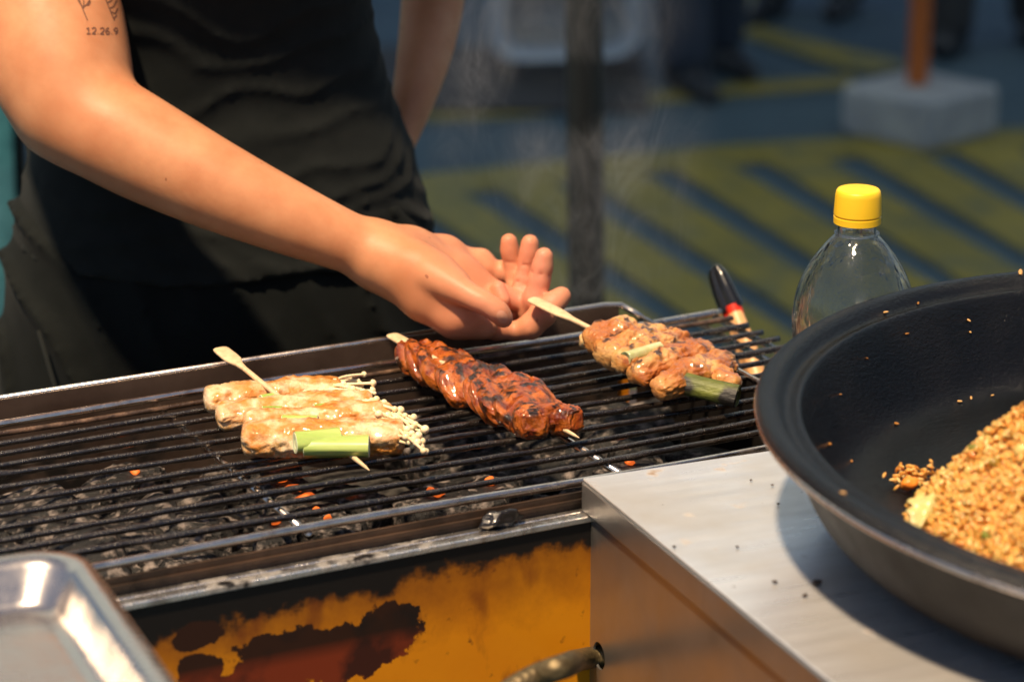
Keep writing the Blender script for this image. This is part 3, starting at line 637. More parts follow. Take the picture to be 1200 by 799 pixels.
def panel_masks(m):
    N, Lk = nodes(m); tc = N.new('ShaderNodeTexCoord')
    nz = N.new('ShaderNodeTexNoise'); nz.inputs['Scale'].default_value = 48; nz.inputs['Detail'].default_value = 12; nz.inputs['Roughness'].default_value = .62; Lk.new(tc.outputs['Object'], nz.inputs['Vector'])
    sp = N.new('ShaderNodeSeparateXYZ'); Lk.new(tc.outputs['Object'], sp.inputs[0])
    def mth(op, a, b_=None, c=None):
        n = N.new('ShaderNodeMath'); n.operation = op
        for i, v in enumerate((a, b_, c)):
            if v is None: continue
            if isinstance(v, (int, float)): n.inputs[i].default_value = v
            else: Lk.new(v, n.inputs[i])
        return n.outputs[0]
    nn_ = mth('SUBTRACT', nz.outputs['Fac'], .5)
    X, Z = sp.outputs[0], sp.outputs[2]
    # soot under the ledge, deeper to the left
    depth = mth('MULTIPLY_ADD', X, -.030, -.004); zz = mth('ADD', mth('ADD', Z, depth), mth('MULTIPLY', nn_, .050))
    s_ = N.new('ShaderNodeMapRange'); s_.inputs['From Min'].default_value = -.041; s_.inputs['From Max'].default_value = -.028; s_.interpolation_type = 'SMOOTHSTEP'; Lk.new(zz, s_.inputs[0])
    s0 = N.new('ShaderNodeMapRange'); s0.inputs['From Min'].default_value = -.085; s0.inputs['From Max'].default_value = -.035; s0.inputs['To Max'].default_value = .75; Lk.new(zz, s0.inputs[0])
    lay_fac(m, s0.outputs[0], (.16, .045, .008), .45)
    lay_fac(m, s_.outputs[0], (.010, .008, .007), .42)
    # burnt-through patch: union of ellipses with a ragged edge
    tot = None
    for (cx, cz, rx, rz) in PATCH:
        dx = mth('DIVIDE', mth('SUBTRACT', X, cx), rx); dz = mth('DIVIDE', mth('SUBTRACT', Z, cz), rz)
        q = mth('SUBTRACT', 1.0, mth('SQRT', mth('ADD', mth('MULTIPLY', dx, dx), mth('MULTIPLY', dz, dz))))
        q = mth('ADD', q, mth('MULTIPLY', nn_, 1.7)); tot = q if tot is None else mth('MAXIMUM', tot, q)
    a_ = N.new('ShaderNodeMapRange'); a_.inputs['From Min'].default_value = .0; a_.inputs['From Max'].default_value = .05; Lk.new(tot, a_.inputs[0])
    lay_fac(m, a_.outputs[0], (.030, .010, .004), .5)
    n2 = N.new('ShaderNodeTexNoise'); n2.inputs['Scale'].default_value = 22; n2.inputs['Detail'].default_value = 5; Lk.new(tc.outputs['Object'], n2.inputs['Vector'])
    c_ = N.new('ShaderNodeMapRange'); c_.inputs['From Min'].default_value = .5; c_.inputs['From Max'].default_value = .62; Lk.new(n2.outputs['Fac'], c_.inputs[0])
    zlow = N.new('ShaderNodeMapRange'); zlow.inputs['From Min'].default_value = PZ0 - .001; zlow.inputs['From Max'].default_value = PZ0 - .012; Lk.new(mth('ADD', Z, mth('MULTIPLY', X, 0.0)), zlow.inputs[0])
    lay_fac(m, mth('MULTIPLY', a_.outputs[0], mth('MULTIPLY', zlow.outputs[0], .9)), (.22, .035, .010), .45)
    lay_fac(m, mth('MULTIPLY', mth('MULTIPLY', a_.outputs[0], c_.outputs[0]), .8), (.008, .006, .005), .5)
FY = -.3065                       # y of the front panel
def onpanel(px, py):             # local x,z on the front panel seen at a pixel
    r = FW + (px - 600) / FPX * RT - (py - 399.5) / FPX * UP; n = gv; t = ((GO + gv * FY - CAM) @ n) / (r @ n); q = GL(CAM + r * t); return q[0], q[2]
PATCH = []
for (px, py, rx, ry) in ((231, 744, 24, 15), (238, 783, 26, 18), (330, 772, 62, 34), (400, 762, 66, 34), (452, 742, 46, 34), (300, 805, 60, 30)):
    x, z = onpanel(px, py); PATCH.append((x, z, rx / 1500, ry / 1690))
PZ0 = onpanel(420, 742)[1]
panel_masks(yellow)
def gp(name, mt, f, **k): bb = MB(); f(bb); return bb.build(name, mt, grill, **k)
gp('front_panel', yellow, lambda q: q.box((XL, FY, -.42), (XR, FY + .003, -.0235)))
gp('ledge', ledge_mat, lambda q: (q.box((XL, -.2975, -.0225), (XR - .002, -.291, -.0195)), q.box((XL, -.3085, -.0236), (XR - .002, -.2993, -.0190))), bevel=.0012, seg=3)
gp('ledge_groove', soot, lambda q: q.box((XL, -.2993, -.026), (XR - .002, -.2975, -.0222)))
gp('front_wall', soot, lambda q: (q.box((XL, -.291, -.12), (XR, -.289, -.008)), q.box((XL, -.2935, -.0150), (XR, -.291, -.0125))))
gp('back_wall', inner_wall, lambda q: q.box((XL, .022, -.16), (XR - .012, .0245, .008)), bevel=.001)
gp('back_rim', rail_steel, lambda q: q.tube([(XL, .0245, .008), (XR - .024, .0245, .008), (XR - .010, .0235, .0065), (XR - .003, .018, .002), (XR + .001, .010, -.001)], .0026, 10), smooth=True)
endm = mat('end_wall_paint', (.50, .17, .03), .4, .1, col2=(.34, .09, .02), nsc=25, bump=[(60, .2, .001)])
layer(endm, (.012, .010, .009), 30, .25, .45, mask=grad(2, -.062, -.040)); layer(endm, (.012, .01, .009), 24, .0, .1, seedoff=3, mask=grad(1, -.225, -.195))
gp('end_wall', endm, lambda q: q.box((XR, -.288, -.16), (XR + .002, .014, -.004)))
gp('end_rim', rail_steel, lambda q: q.tube([(XR + .001, .014, -.001), (XR + .001, -.286, -.002)], .0022, 8), smooth=True)
gp('floor_plate', soot, lambda q: q.box((XL, -.289, -.125), (XR, .022, -.122)))
gp('back_panel', yellow, lambda q: q.box((XL, .026, -.42), (XR, .029, -.01)))
gp('side_shelf', soot, lambda q: q.box((XR + .004, -.26, -.125), (.13, .16, -.120)))
for x in (XL + .03, XR - .05):
    for y in (-.30, .005): gp('leg', soot, lambda q: q.tube([(x, y, -.88), (x, y, -.40)], .016, 10), smooth=True, autos=40)
grime = MB()
v_, f_ = ICO[3]; c0_ = GL(W(588, 608, 1.85)); D_ = fbm(v_, 2.2, 3, 44)
grime.add(v_ * (1 + .35 * D_)[:, None] * [.014, .006, .007] + [c0_[0], -.298, -.014], f_)
crud = mat('greasy_crud', (.012, .009, .007), .18, 0, coat=.6, bump=[(200, .6, .002)])
grime.build('charred_residue', crud, grill, smooth=True)

# ------------------------------------------------------------------ grate: rods with thirteen round bars on top
def sag(x): t = max(0.0, -x - .50); return .055 * t * t + .0012 * math.sin(x * 9)
grate = empty('grill_grate', (GO[0], GO[1], GO[2]), YAW, 'greasy blackened wire grate lying over the charcoal under the skewers', 'grate')
rng = random.Random(3)
bys = [-.018, -.040, -.062, -.084, -.1055, -.127, -.149, -.171, -.193, -.2145, -.236, -.258]
def barmesh(x0, x1, y, z, r, seed, rough_=.16, bow=0.0, nseg=150, n=10):
    xs = np.linspace(x0, x1, nseg); pts = []; rr = []
    for i, x in enumerate(xs):
        pts.append((x, y + bow * math.sin((x - x0) / (x1 - x0) * math.pi) + .0006 * math.sin(x * 13 + seed), z + sag(x) - (.0012 * math.sin((x * 11 + seed)))))
    an = np.arange(n) * 2 * math.pi / n
    P = np.stack([np.repeat(xs[:, None], n, 1) * 90, np.cos(an)[None] * 1.2 + np.zeros((nseg, 1)), np.sin(an)[None] * 1.2 + seed + np.zeros((nseg, 1))], -1)
    N1 = fbm(P, 1.0, 2, seed); N2 = vnoise(xs * 14, xs * 0 + seed, xs * 0, 4)
    crudl = np.clip(N2 - .15, 0, 1) * rough_ * 4
    R_ = r * (1 + N1 * rough_ * .8 + crudl[:, None] * np.abs(N1) * 1.0)
    bb = MB(); bb.tube(pts, [R_[i] for i in range(nseg)], n); return bb
for i, y in enumerate(bys):
    m_ = bar_rust if i == 0 else bar_mat
    bb = barmesh(-.98, rng.uniform(.003, .007), y, -.0030, .0022 if i else .0021, i + 1, .20 if i > 2 else .12, bow=(-.0015 if i % 3 == 0 else .001))
    bb.build('bar', m_, grate, smooth=True)
bb = barmesh(-.98, .004, 0.0, -.0030, .0030, 40, .02); bb.build('frame_rail', rail_steel, grate, smooth=True)
bb = barmesh(-.98, .006, -.2825, -.0034, .0031, 41, .02); bb.build('frame_rail', rail_steel, grate, smooth=True)
for i, x in enumerate((.0, -.020, -.239, -.4735, -.708, -.94)):
    bb = MB(); bb.tube([(x, .002, -.0085 + sag(x)), (x, -.14, -.0087 + sag(x)), (x, -.284, -.0080 + sag(x))], .0027, 10)
    bb.build('cross_rod', steel if i < 2 else rail_steel, grate, smooth=True)

# ------------------------------------------------------------------ charcoal
rc = random.Random(11); NC = 0
ash = MB(); nx, ny = 60, 24; V = []; Fc = []
for i in range(nx + 1):
    for j in range(ny + 1):
        x = XL + (XR - XL) * i / nx; y = -.285 + .30 * j / ny; V.append((x, y, -.088 + .012 * math.sin(x * 31 + y * 20) * math.sin(y * 43) + rc.uniform(-.003, .003)))
for i in range(nx):
    for j in range(ny): a = i * (ny + 1) + j; Fc.append((a, a + ny + 1, a + ny + 2, a + 1))
ash.add(V, Fc); o = ash.build('ash_bed', ash_m, None, smooth=True); o.location = tuple(GO); o.rotation_euler = (0, 0, YAW); tag(o, 'bed of grey ash covering the bottom of the grill', 'ash', kind='stuff')
lumps = []
v_, f_ = ICO[4]
for s_ in range(7):
    ax = np.array([.021 + .005 * rc.random(), .014 + .004 * rc.random(), .011 + .003 * rc.random()])
    q = np.sign(v_) * np.abs(v_) ** .5; D_ = fbm(v_ + s_ * 7, 1.6, 4, 50 + s_) * .16 + fbm(v_, 6, 2, 60 + s_, True) * .035
    lumps.append(mesh_np('charcoal_lump', q * (1 + D_)[:, None] * ax, f_)); lumps[-1].materials.append(coal_m)
spots = []
for i in range(27):
    for j in range(8):
        x = -.94 + .032 * i + rc.uniform(-.008, .008); y = -.265 + .033 * j + rc.uniform(-.007, .007)
        hole = vnoise(np.array([x * 9.0]), np.array([y * 7.0]), np.array([.5]), 12)[0]
        if hole < -.42: continue
        if y > -.03 and x < -.4: continue
        spots.append((x, y, -.078 + .030 * max(0, hole + .25)))
for (x, y, z) in spots:
    o = link('charcoal_lump', lumps[rc.randrange(7)]); sc_ = rc.uniform(.9, 1.6); o.scale = (sc_, sc_, sc_)
    o.location = tuple(G(x, y, z + rc.uniform(-.004, .006))); o.rotation_euler = (rc.uniform(-.5, .5), rc.uniform(-.5, .5), rc.uniform(0, 6.28))
    tag(o, 'ash grey charcoal lump lying in the grill under the grate', 'charcoal', 'charcoal lumps under the grate')
emb = MB(); D_ = fbm(v_, 2.0, 2, 3); v2, f2 = ICO[2]
eme = mesh_np('ember', v2 * (1 + .35 * fbm(v2, 1.5, 2, 3))[:, None] * [.0065, .0038, .003], f2); eme.materials.append(ember_m)
for (px, py) in ((322, 549), (332, 561), (343, 573), (358, 583), (371, 597), (324, 611), (384, 607), (413, 576), (505, 574), (512, 577), (574, 564), (738, 541), (158, 552)):
    P0 = PZ(px, py, .88 - .030); o = link('glowing_ember', eme); o.location = tuple(P0); o.rotation_euler = (rc.uniform(-.3, .3), rc.uniform(-.3, .3), rc.uniform(0, 6)); k_ = rc.uniform(.6, 1.1); o.scale = (k_,) * 3
    tag(o, 'small glowing orange ember between the charcoal lumps', 'ember', 'embers between the charcoal')
    # the coal it glows on
    o = link('charcoal_lump', lumps[rc.randrange(7)]); o.location = tuple(P0 - [0, 0, .014]); o.rotation_euler = (0, 0, rc.uniform(0, 6))
    tag(o, 'ash grey charcoal lump lying in the grill under the grate', 'charcoal', 'charcoal lumps under the grate')

# ------------------------------------------------------------------ steel counter at the right front
CO = PZ(683, 560, .884); CYAW = R(22.3); cnt = empty('steel_counter', tuple(CO), CYAW, 'stainless steel counter box carrying the big black wok', 'counter')
cu = np.array([math.cos(CYAW), math.sin(CYAW), 0]); cv = np.array([-math.sin(CYAW), math.cos(CYAW), 0])
def cp_(name, mt, f, **k): bb = MB(); f(bb); return bb.build(name, mt, cnt, **k)
cp_('counter_top', steel_top, lambda q: q.box((0, -.95, -.0018), (.95, 0, 0)), bevel=.0008, seg=3)
cp_('apron', steel_side, lambda q: q.box((-.0012, -.9496, -.0225), (.9496, -.0004, -.0018)), bevel=.0012, seg=2)
# left side sheet with a round hole for the hose
hy, hz, hr = None, None, .0095
r_ = FW + (702 - 600) / FPX * RT - (768 - 399.5) / FPX * UP; t_ = ((CO + cu * .002 - CAM) @ cu) / (r_ @ cu); hq = CAM + r_ * t_ - CO; hy, hz = hq @ cv, hq[2]
bm = bmesh.new(); y0, y1, z0, z1 = -.946, -.002, -.60, -.0225
outer = [(y0, z0), (y1, z0), (y1, z1), (y0, z1)]; vo = [bm.verts.new((.002, a, c)) for a, c in outer]; ci = [bm.verts.new((.002, hy + hr * math.cos(2 * math.pi * k / 32), hz + hr * math.sin(2 * math.pi * k / 32))) for k in range(32)]
E_ = [bm.edges.new((vo[i], vo[(i + 1) % 4])) for i in range(4)] + [bm.edges.new((ci[i], ci[(i + 1) % 32])) for i in range(32)]
bmesh.ops.triangle_fill(bm, use_beauty=True, edges=E_); 
for f in bm.faces:
    if f.normal.x > 0: f.normal_flip()
me = bpy.data.meshes.new('side_sheet'); bm.to_mesh(me); bm.free(); o = link('side_sheet', me, steel_side, cnt); md = o.modifiers.new('t', 'SOLIDIFY'); md.thickness = .0015; md.offset = -1
cp_('front_sheet', steel_side, lambda q: q.box((.004, -.948, -.60), (.948, -.946, -.0225)))
cp_('back_sheet', steel_side, lambda q: q.box((.004, -.004, -.60), (.948, -.0015, -.0225)))
cp_('right_sheet', steel_side, lambda q: q.box((.946, -.944, -.60), (.948, -.005, -.0225)))
for x in (.03, .92):
    for y in (-.92, -.03): cp_('leg', steel_side, lambda q: q.tube([(x, y, -.884), (x, y, -.60)], .018, 12), smooth=True, autos=40)

# gas hose: braided, enters the hole
hose_m = mat('brass_braid', (.17, .13, .065), .52, .6, col2=(.10, .07, .035), nsc=200)
N, Lk = nodes(hose_m); tc = N.new('ShaderNodeUVMap'); 
hp = CO + cu * .03 + cv * hy + np.array([0, 0, hz]); h0 = CO + cu * (-.004) + cv * hy + np.array([0, 0, hz])
PTS = [W(540, 860, 1.66), W(590, 815, 1.66), W(628, 792, 1.668), W(664, 779, 1.68), h0 - cu * .008 + np.array([0, 0, -.0005]), hp, hp + cu * .03]
def bez(P, n):
    P = [np.asarray(p) for p in P]; o = []
    for i in range(len(P) - 1):
        p0, p1, p2, p3 = P[max(i - 1, 0)], P[i], P[i + 1], P[min(i + 2, len(P) - 1)]
        for k in range(n):
            t = k / n; o.append(.5 * ((2 * p1) + (-p0 + p2) * t + (2 * p0 - 5 * p1 + 4 * p2 - p3) * t * t + (-p0 + 3 * p1 - 3 * p2 + p3) * t ** 3))
    return o + [P[-1]]
pts = bez(PTS, 40); hs = empty('gas_hose', tuple(pts[0]), 0, 'braided brass coloured gas hose entering the hole in the counter side', 'hose')
bb = MB(); n = 40; rad = []
L = np.concatenate([[0], np.cumsum([np.linalg.norm(pts[i + 1] - pts[i]) for i in range(len(pts) - 1)])])
for i in range(len(pts)):
    a = np.arange(n) * 2 * math.pi / n; p1 = np.sin(a * 7 + L[i] * 1300); p2 = np.sin(a * 7 - L[i] * 1300)
    rad.append(.0074 + .0004 * np.maximum(p1, p2) ** 3 - .0002)
bb.tube([p - pts[0] for p in pts], rad, n); bb.build('braid', hose_m, hs, smooth=True)

# ------------------------------------------------------------------ the wok on its burner ring
wok_m = mat('black_iron_wok', (.003, .0035, .0045), .15, .0, col2=(.007, .007, .008), nsc=20, rvar=.06, spec=.42, bump=[(420, .9, .0013), (14, .10, .004)])
wok_out = mat('sooty_wok_outside', (.003, .003, .0028), .45, 0, col2=(.014, .010, .007), nsc=11, rvar=.14, spec=.22, bump=[(260, .5, .0009), (20, .2, .004)])
WC = np.array([.4675, 1.6296, .965]); wn = Vector((.030, -.0237, 1)).normalized()
wok = bpy.data.objects.new('wok', None); col.objects.link(wok); wok.location = tuple(WC); wok.rotation_euler = wn.to_track_quat('Z', 'Y').to_euler()
tag(wok, 'wide black iron wok heaped with fried rice on the steel counter', 'wok'); RW = .3173
inn = [(0, -.0655), (.06, -.0655), (.12, -.0652), (.172, -.0645), (.196, -.0615), (.212, -.054), (.238, -.030), (.258, -.010), (.2665, -.0035), (.2735, -.0025), (.279, -.0055), (.286, -.0065), (.292, -.004), (.298, .0025), (.304, .0048), (.310, .0045), (.3155, .0018), (.3173, -.002)]
inn = [(0, -.0690), (.08, -.0690), (.16, -.0688), (.235, -.0682), (.252, -.0668), (.262, -.060), (.273, -.040), (.2830, -.018), (.2870, -.0080), (.2895, -.0036), (.2925, -.0044), (.2960, -.0065), (.2995, -.0055), (.3025, -.0005), (.3060, .0026), (.3105, .0030), (.3150, .0010), (.3173, -.002)]
out_ = [(.3173, -.002), (.3165, -.0065), (.312, -.0085), (.301, -.014), (.293, -.030), (.284, -.050), (.275, -.064), (.264, -.071), (.25, -.0725), (.1, -.073), (0, -.073)]
def smooth_prof(P, it=2):
    for _ in range(it):
        Q = [P[0]]
        for a, c in zip(P[:-1], P[1:]): Q += [(a[0] * .75 + c[0] * .25, a[1] * .75 + c[1] * .25), (a[0] * .25 + c[0] * .75, a[1] * .25 + c[1] * .75)]
        P = Q + [P[-1]]
    return P
bb = MB(); bb.lathe(smooth_prof(inn), 200); bb.build('cooking_surface', wok_m, wok, smooth=True)
bb = MB(); bb.lathe(smooth_prof(out_), 200); bb.build('outer_wall', wok_out, wok, smooth=True)
bb = MB(); bb.lathe([(.3164 + .0016 * math.cos(a), -.0045 + .0022 * math.sin(a)) for a in np.linspace(0, 2 * math.pi, 9)[:-1]], 200, close=True); bb.build('worn_edge', rail_steel, wok, smooth=True)
br = empty('burner_ring', (.50, 1.63, .884), 0, 'low black burner ring holding the wok above the counter', 'burner')
bb = MB(); bb.lathe([(.19, .0), (.20, .0), (.20, .006), (.19, .006)], 80, close=True); bb.build('ring', soot, br, smooth=True, autos=30)
for k in range(8):
    a = k * math.pi / 4 + .2; bb = MB(); bb.tube([(.195 * math.cos(a), .195 * math.sin(a), .004), (.195 * math.cos(a), .195 * math.sin(a), .008)], .006, 6); bb.build('bolt', steel, br)

# ------------------------------------------------------------------ fried rice heap
rice_m = mat('fried_rice', (.55, .28, .08), .40, 0, island=[(.66, .30, .06), (.72, .37, .09), (.68, .33, .07), (.82, .53, .20), (.66, .30, .06), (.74, .39, .10), (.58, .23, .035), (.72, .37, .09)], sss=.5, ssss=.005, coat=.25, coat_r=.25)
veg_m = mat('pale_cabbage', (.50, .46, .14), .4, 0, col2=(.62, .50, .25), nsc=60, sss=.15, coat=.3)
car_m = mat('carrot', (.80, .26, .03), .4, 0, sss=.15, coat=.3)
RM = np.array(wok.rotation_euler.to_matrix())
def wl(p): return (np.asarray(p) - WC) @ RM          # world -> wok local
def WKP(px, py, lz):   # point on the wok-local level lz seen at a pixel
    n = RM[:, 2]; p0 = WC + n * lz; r = FW + (px - 600) / FPX * RT - (py - 399.5) / FPX * UP; t = ((p0 - CAM) @ n) / (r @ n); return CAM + r * t
RC = wl(WKP(1368, 648, -.0686))[:2]; RR = .150
def rice_h(x, y):
    dx, dy = x - RC[0], y - RC[1]; r = math.hypot(dx, dy); a = math.atan2(dy, dx)
    rr = RR * (1 + .05 * math.sin(3 * a + 1) + .045 * math.sin(7 * a) + .03 * math.sin(13 * a + 2) + .015 * math.sin(29 * a))
    t = r / rr
    if t >= 1: return None
    h = .136 * (1 - t ** 1.6) + (.006 * math.sin(x * 110 + 1) * math.cos(y * 95) + .004 * math.sin(x * 210 + y * 170) + .0035 * math.sin(x * 330 - y * 290 + 2)) * (1 - t * t)
    return -.0686 + max(h, 0)
rr_ = np.random.RandomState(5); GV, GF = [], []
base = []
for i in range(8):
    t = i / 7; rad = math.sin(math.pi * (.06 + .88 * t)) ** .5 * .5
    base += [((t - .5) * 2.6, rad * math.cos(k * math.pi / 3), rad * math.sin(k * math.pi / 3)) for k in range(6)]
base = np.array(base); bf = [(i * 6 + k, i * 6 + (k + 1) % 6, (i + 1) * 6 + (k + 1) % 6, (i + 1) * 6 + k) for i in range(7) for k in range(6)]
bf = np.array(bf)
Vs, Fs, cnt_ = [], [], 0
while cnt_ < 17000:
    a, r = rr_.uniform(0, 2 * math.pi), math.sqrt(rr_.uniform()) * RR * 1.06; x, y = RC[0] + r * math.cos(a), RC[1] + r * math.sin(a)
    h = rice_h(x, y)
    if h is None: continue
    if math.hypot(x, y) > .284: continue
    q = rr_.normal(size=4) * [1, .45, .45, 1]; q /= np.linalg.norm(q); w_, x_, y_, z_ = q
    Rm = np.array([[1 - 2 * (y_ * y_ + z_ * z_), 2 * (x_ * y_ - z_ * w_), 2 * (x_ * z_ + y_ * w_)], [2 * (x_ * y_ + z_ * w_), 1 - 2 * (x_ * x_ + z_ * z_), 2 * (y_ * z_ - x_ * w_)], [2 * (x_ * z_ - y_ * w_), 2 * (y_ * z_ + x_ * w_), 1 - 2 * (x_ * x_ + y_ * y_)]])
    P = base * [.0021, .0031, .0029] * rr_.uniform(.65, 1.4); P[:, 2] += .0004 * (P[:, 0] / .0024) ** 2
    P = P @ Rm.T; P += [x, y, h + rr_.uniform(-.0010, .0024)]
    Vs.append(P); Fs.append(bf + cnt_ * 48); cnt_ += 1
me = mesh_np('fried_rice', np.vstack(Vs), np.vstack(Fs)); rice = link('fried_rice', me, rice_m)
rice.location = wok.location; rice.rotation_euler = wok.rotation_euler; tag(rice, 'heap of golden brown fried rice in the black wok', 'fried rice', kind='stuff')
# core under the grains
V = []; Fc = []
for i in range(24):
    for k in range(64):
        a = 2 * math.pi * k / 64; r = RR * .985 * i / 23; x, y = RC[0] + r * math.cos(a), RC[1] + r * math.sin(a); h = rice_h(x, y); rr0 = math.hypot(x, y); kk_ = min(1, .282 / max(rr0, 1e-6)); V.append((x * kk_, y * kk_, (h if h is not None else -.0686) - .0004))
for i in range(23):
    for k in range(64): Fc.append((i * 64 + k, (i + 1) * 64 + k, (i + 1) * 64 + (k + 1) % 64, i * 64 + (k + 1) % 64))
rc_m = mat('rice_core', (.70, .37, .10), .6, 0, bump=[(400, .8, .002)])
o = link('rice_layer', mesh_np('rice_layer', V, Fc), rc_m, rice)
def lumpobj(name, P, ax, seed, mt, label, cat, rz=0, amp=.2, group=None, sub_=3):
    v, f = ICO[sub_]; D = fbm(v + seed, 1.8, 3, seed) * amp; o = link(name, mesh_np(name, v * (1 + D)[:, None] * ax, f), mt)
    o.location = tuple(P); o.rotation_euler = (random.uniform(-.3, .3), random.uniform(-.3, .3), rz); return tag(o, label, cat, group)
def WKP(px, py, lz):   # point on the wok-local level lz seen at a pixel
    n = RM[:, 2]; p0 = WC + n * lz; r = FW + (px - 600) / FPX * RT - (py - 399.5) / FPX * UP; t = ((p0 - CAM) @ n) / (r @ n); return CAM + r * t
sc_cols = [(.35, .10, .02), (.80, .55, .18), (.16, .20, .03), (.55, .20, .04)]
scraps = MB(); v3, f3 = ICO[2]
for i in range(170):
    a, r = rr_.uniform(0, 6.283), math.sqrt(rr_.uniform()) * RR * .98; x, y = RC[0] + r * math.cos(a), RC[1] + r * math.sin(a); h = rice_h(x, y)
    if h is None: continue
    q = v3 * (1 + .3 * fbm(v3 + i, 1.5, 2, i))[:, None] * rr_.uniform(.0018, .0048, 3); scraps.add(q + [x, y, h + .0015], f3)
scr_m = mat('cooked_scraps', (.5, .2, .05), .35, island=sc_cols, sss=.2, coat=.4)
o = scraps.build('scraps', scr_m, rice, smooth=True); tag(o, kind='stuff')
# piece of cabbage leaf, carrot and loose clump at the near edge of the heap
P0 = WKP(1085, 600, -.050); V = []; Fc = []
for i in range(30):
    for j in range(16):
        u_, v2_ = i / 29 - .5, j / 15 - .5; wd = .011 * (1 - (2 * u_) ** 2 * .8) * (1 + .2 * math.sin(u_ * 23))
        V.append((u_ * .040, v2_ * wd * 2, .004 * (1 - 4 * u_ * u_) + .0035 * math.cos(v2_ * 7) + .0012 * math.sin(u_ * 30 + v2_ * 5)))
for i in range(29):
    for j in range(15): a = i * 16 + j; Fc.append((a, a + 16, a + 17, a + 1))
lf = link('cabbage_leaf', mesh_np('cabbage_leaf', V, Fc), veg_m); lf.location = tuple(P0); lf.rotation_euler = (.5, -.2, R(70)); md = lf.modifiers.new('t', 'SOLIDIFY'); md.thickness = .0018
tag(lf, 'pale green cabbage piece at the near left edge of the rice heap', 'cabbage')
lumpobj('carrot_piece', WKP(1066, 566, -.060), [.006, .005, .004], 3, car_m, 'small orange carrot piece beside the rice heap in the wok', 'carrot')
lumpobj('carrot_piece', WKP(1190, 648, -.040), [.006, .005, .004], 4, car_m, 'orange carrot piece low in the right of the rice heap', 'carrot')
cl = []; 
for i in range(90):
    q = rr_.normal(size=3) * [.0075, .005, .003]; Rr = Matrix.Rotation(rr_.uniform(0, 6), 3, Vector(rr_.normal(size=3)).normalized()); P = base * [.00185, .00215, .00215] @ np.array(Rr).T + q; cl.append(P)
clump = link('rice_clump', mesh_np('rice_clump', np.vstack(cl), np.vstack([bf + i * 48 for i in range(90)])), rice_m); clump.location = tuple(WKP(1072, 556, -.060)); tag(clump, 'small loose clump of fried rice beside the heap in the wok', 'rice clump', kind='stuff')
cl = []
for i in range(60):
    q = np.array([rr_.normal() * .014, rr_.normal() * .008, 0]); Rr = Matrix.Rotation(rr_.uniform(0, 6), 3, 'Z'); P = base * [.00185, .00215, .00215] @ np.array(Rr).T + q; cl.append(P)
# crumbs stuck on the wok wall
bvw = BVHTree.FromPolygons([tuple(np.array([r * math.cos(a), r * math.sin(a), z]) @ RM.T + WC) for r, z in inn for a in np.linspace(0, 2 * math.pi, 97)[:-1]],
                           [(i * 96 + k, i * 96 + (k + 1) % 96, (i + 1) * 96 + (k + 1) % 96, (i + 1) * 96 + k) for i in range(len(inn) - 1) for k in range(96)])
crm = [mat('crumb_brown', (.30, .13, .03), .4), mat('crumb_rice', (.50, .28, .10), .5)]
gr_me = [mesh_np('rice_crumb', base * [.0016, .002, .0018], bf) for _ in range(2)]
for g_, m_ in zip(gr_me, crm): g_.materials.append(m_)
for (px, py, k_, s_) in ((1037, 366, 1, 1.6), (1076, 355, 0, 1.1), (1063, 391, 0, 1.3), (1135, 375, 1, 1.2), (1137, 389, 1, 1.1), (1016, 420, 0, 1.3), (1124, 470, 1, 1.4), (1138, 466, 1, 1.2), (1163, 463, 1, 1.1), (1050, 496, 0, 1.7), (972, 520, 0, 1.7), (998, 540, 0, 1.3), (988, 577, 1, 1.1), (1196, 319, 1, 2.2), (985, 462, 0, .9)):
    d_ = Vector(W(px, py, 1.0) - CAM).normalized(); h = bvw.ray_cast(Vector(CAM), d_)
    if h[0] is None: continue
    o = link('rice_crumb', gr_me[k_]); o.location = h[0] - d_ * .0004; s_ *= .8; o.scale = (s_, s_, s_ * .8); o.rotation_euler = (rc.uniform(-.4, .4), rc.uniform(-.4, .4), rc.uniform(0, 3))
    tag(o, 'tiny rice crumb stuck to the inner wall of the wok', 'crumb', 'crumbs on the wok')

burnt = mat('burnt_crumb', (.05, .03, .02), .6)
cmesh = [mesh_np('crumb', v2 * (1 + .5 * fbm(v2 + 3 * k, 1.5, 2, k))[:, None] * [.0022, .0016, .0011], f2) for k in range(3)]
for g_ in cmesh: g_.materials.append(burnt)
for i, (px, py, s_) in enumerate(((957, 682, 1.5), (912, 590, .6), (880, 562, .5), (908, 681, .8), (943, 697, .8), (864, 640, .6), (905, 568, .5), (790, 640, .6))):
    o = link('burnt_crumb', cmesh[i % 3]); o.location = tuple(PZ(px, py, .8855)); o.scale = (s_,) * 3; o.rotation_euler = (0, 0, i)
    tag(o, 'dark crumb lying on the steel counter beside the wok', 'crumb', 'dark crumbs on the counter')
# ------------------------------------------------------------------ plastic bottle with yellow cap, on a small side table
bx = W(1003, 300, 2.0); bz = .78
tb = empty('side_table', (.36, 1.985, 0), 0, 'small steel side table behind the wok under the bottle', 'table')
bb = MB(); bb.box((-.14, -.115, .765), (.14, .115, .78)); bb.build('table_top', steel, tb, bevel=.002)
for sx in (-1, 1):
    for sy in (-1, 1): bb = MB(); bb.tube([(sx * .125, sy * .10, 0), (sx * .125, sy * .10, .765)], .008, 8); bb.build('leg', steel, tb, smooth=True)
bot = empty('plastic_bottle', (bx[0], bx[1], bz), R(20), 'empty clear plastic bottle with a yellow screw cap behind the wok', 'bottle')
pet = bpy.data.materials.new('clear_plastic'); pet.use_nodes = True; N, Lk = nodes(pet); b_ = N['Principled BSDF']
b_.inputs['Base Color'].default_value = (.93, .94, .93, 1); b_.inputs['Transmission Weight'].default_value = 1; b_.inputs['Roughness'].default_value = .03; b_.inputs['IOR'].default_value = 1.50
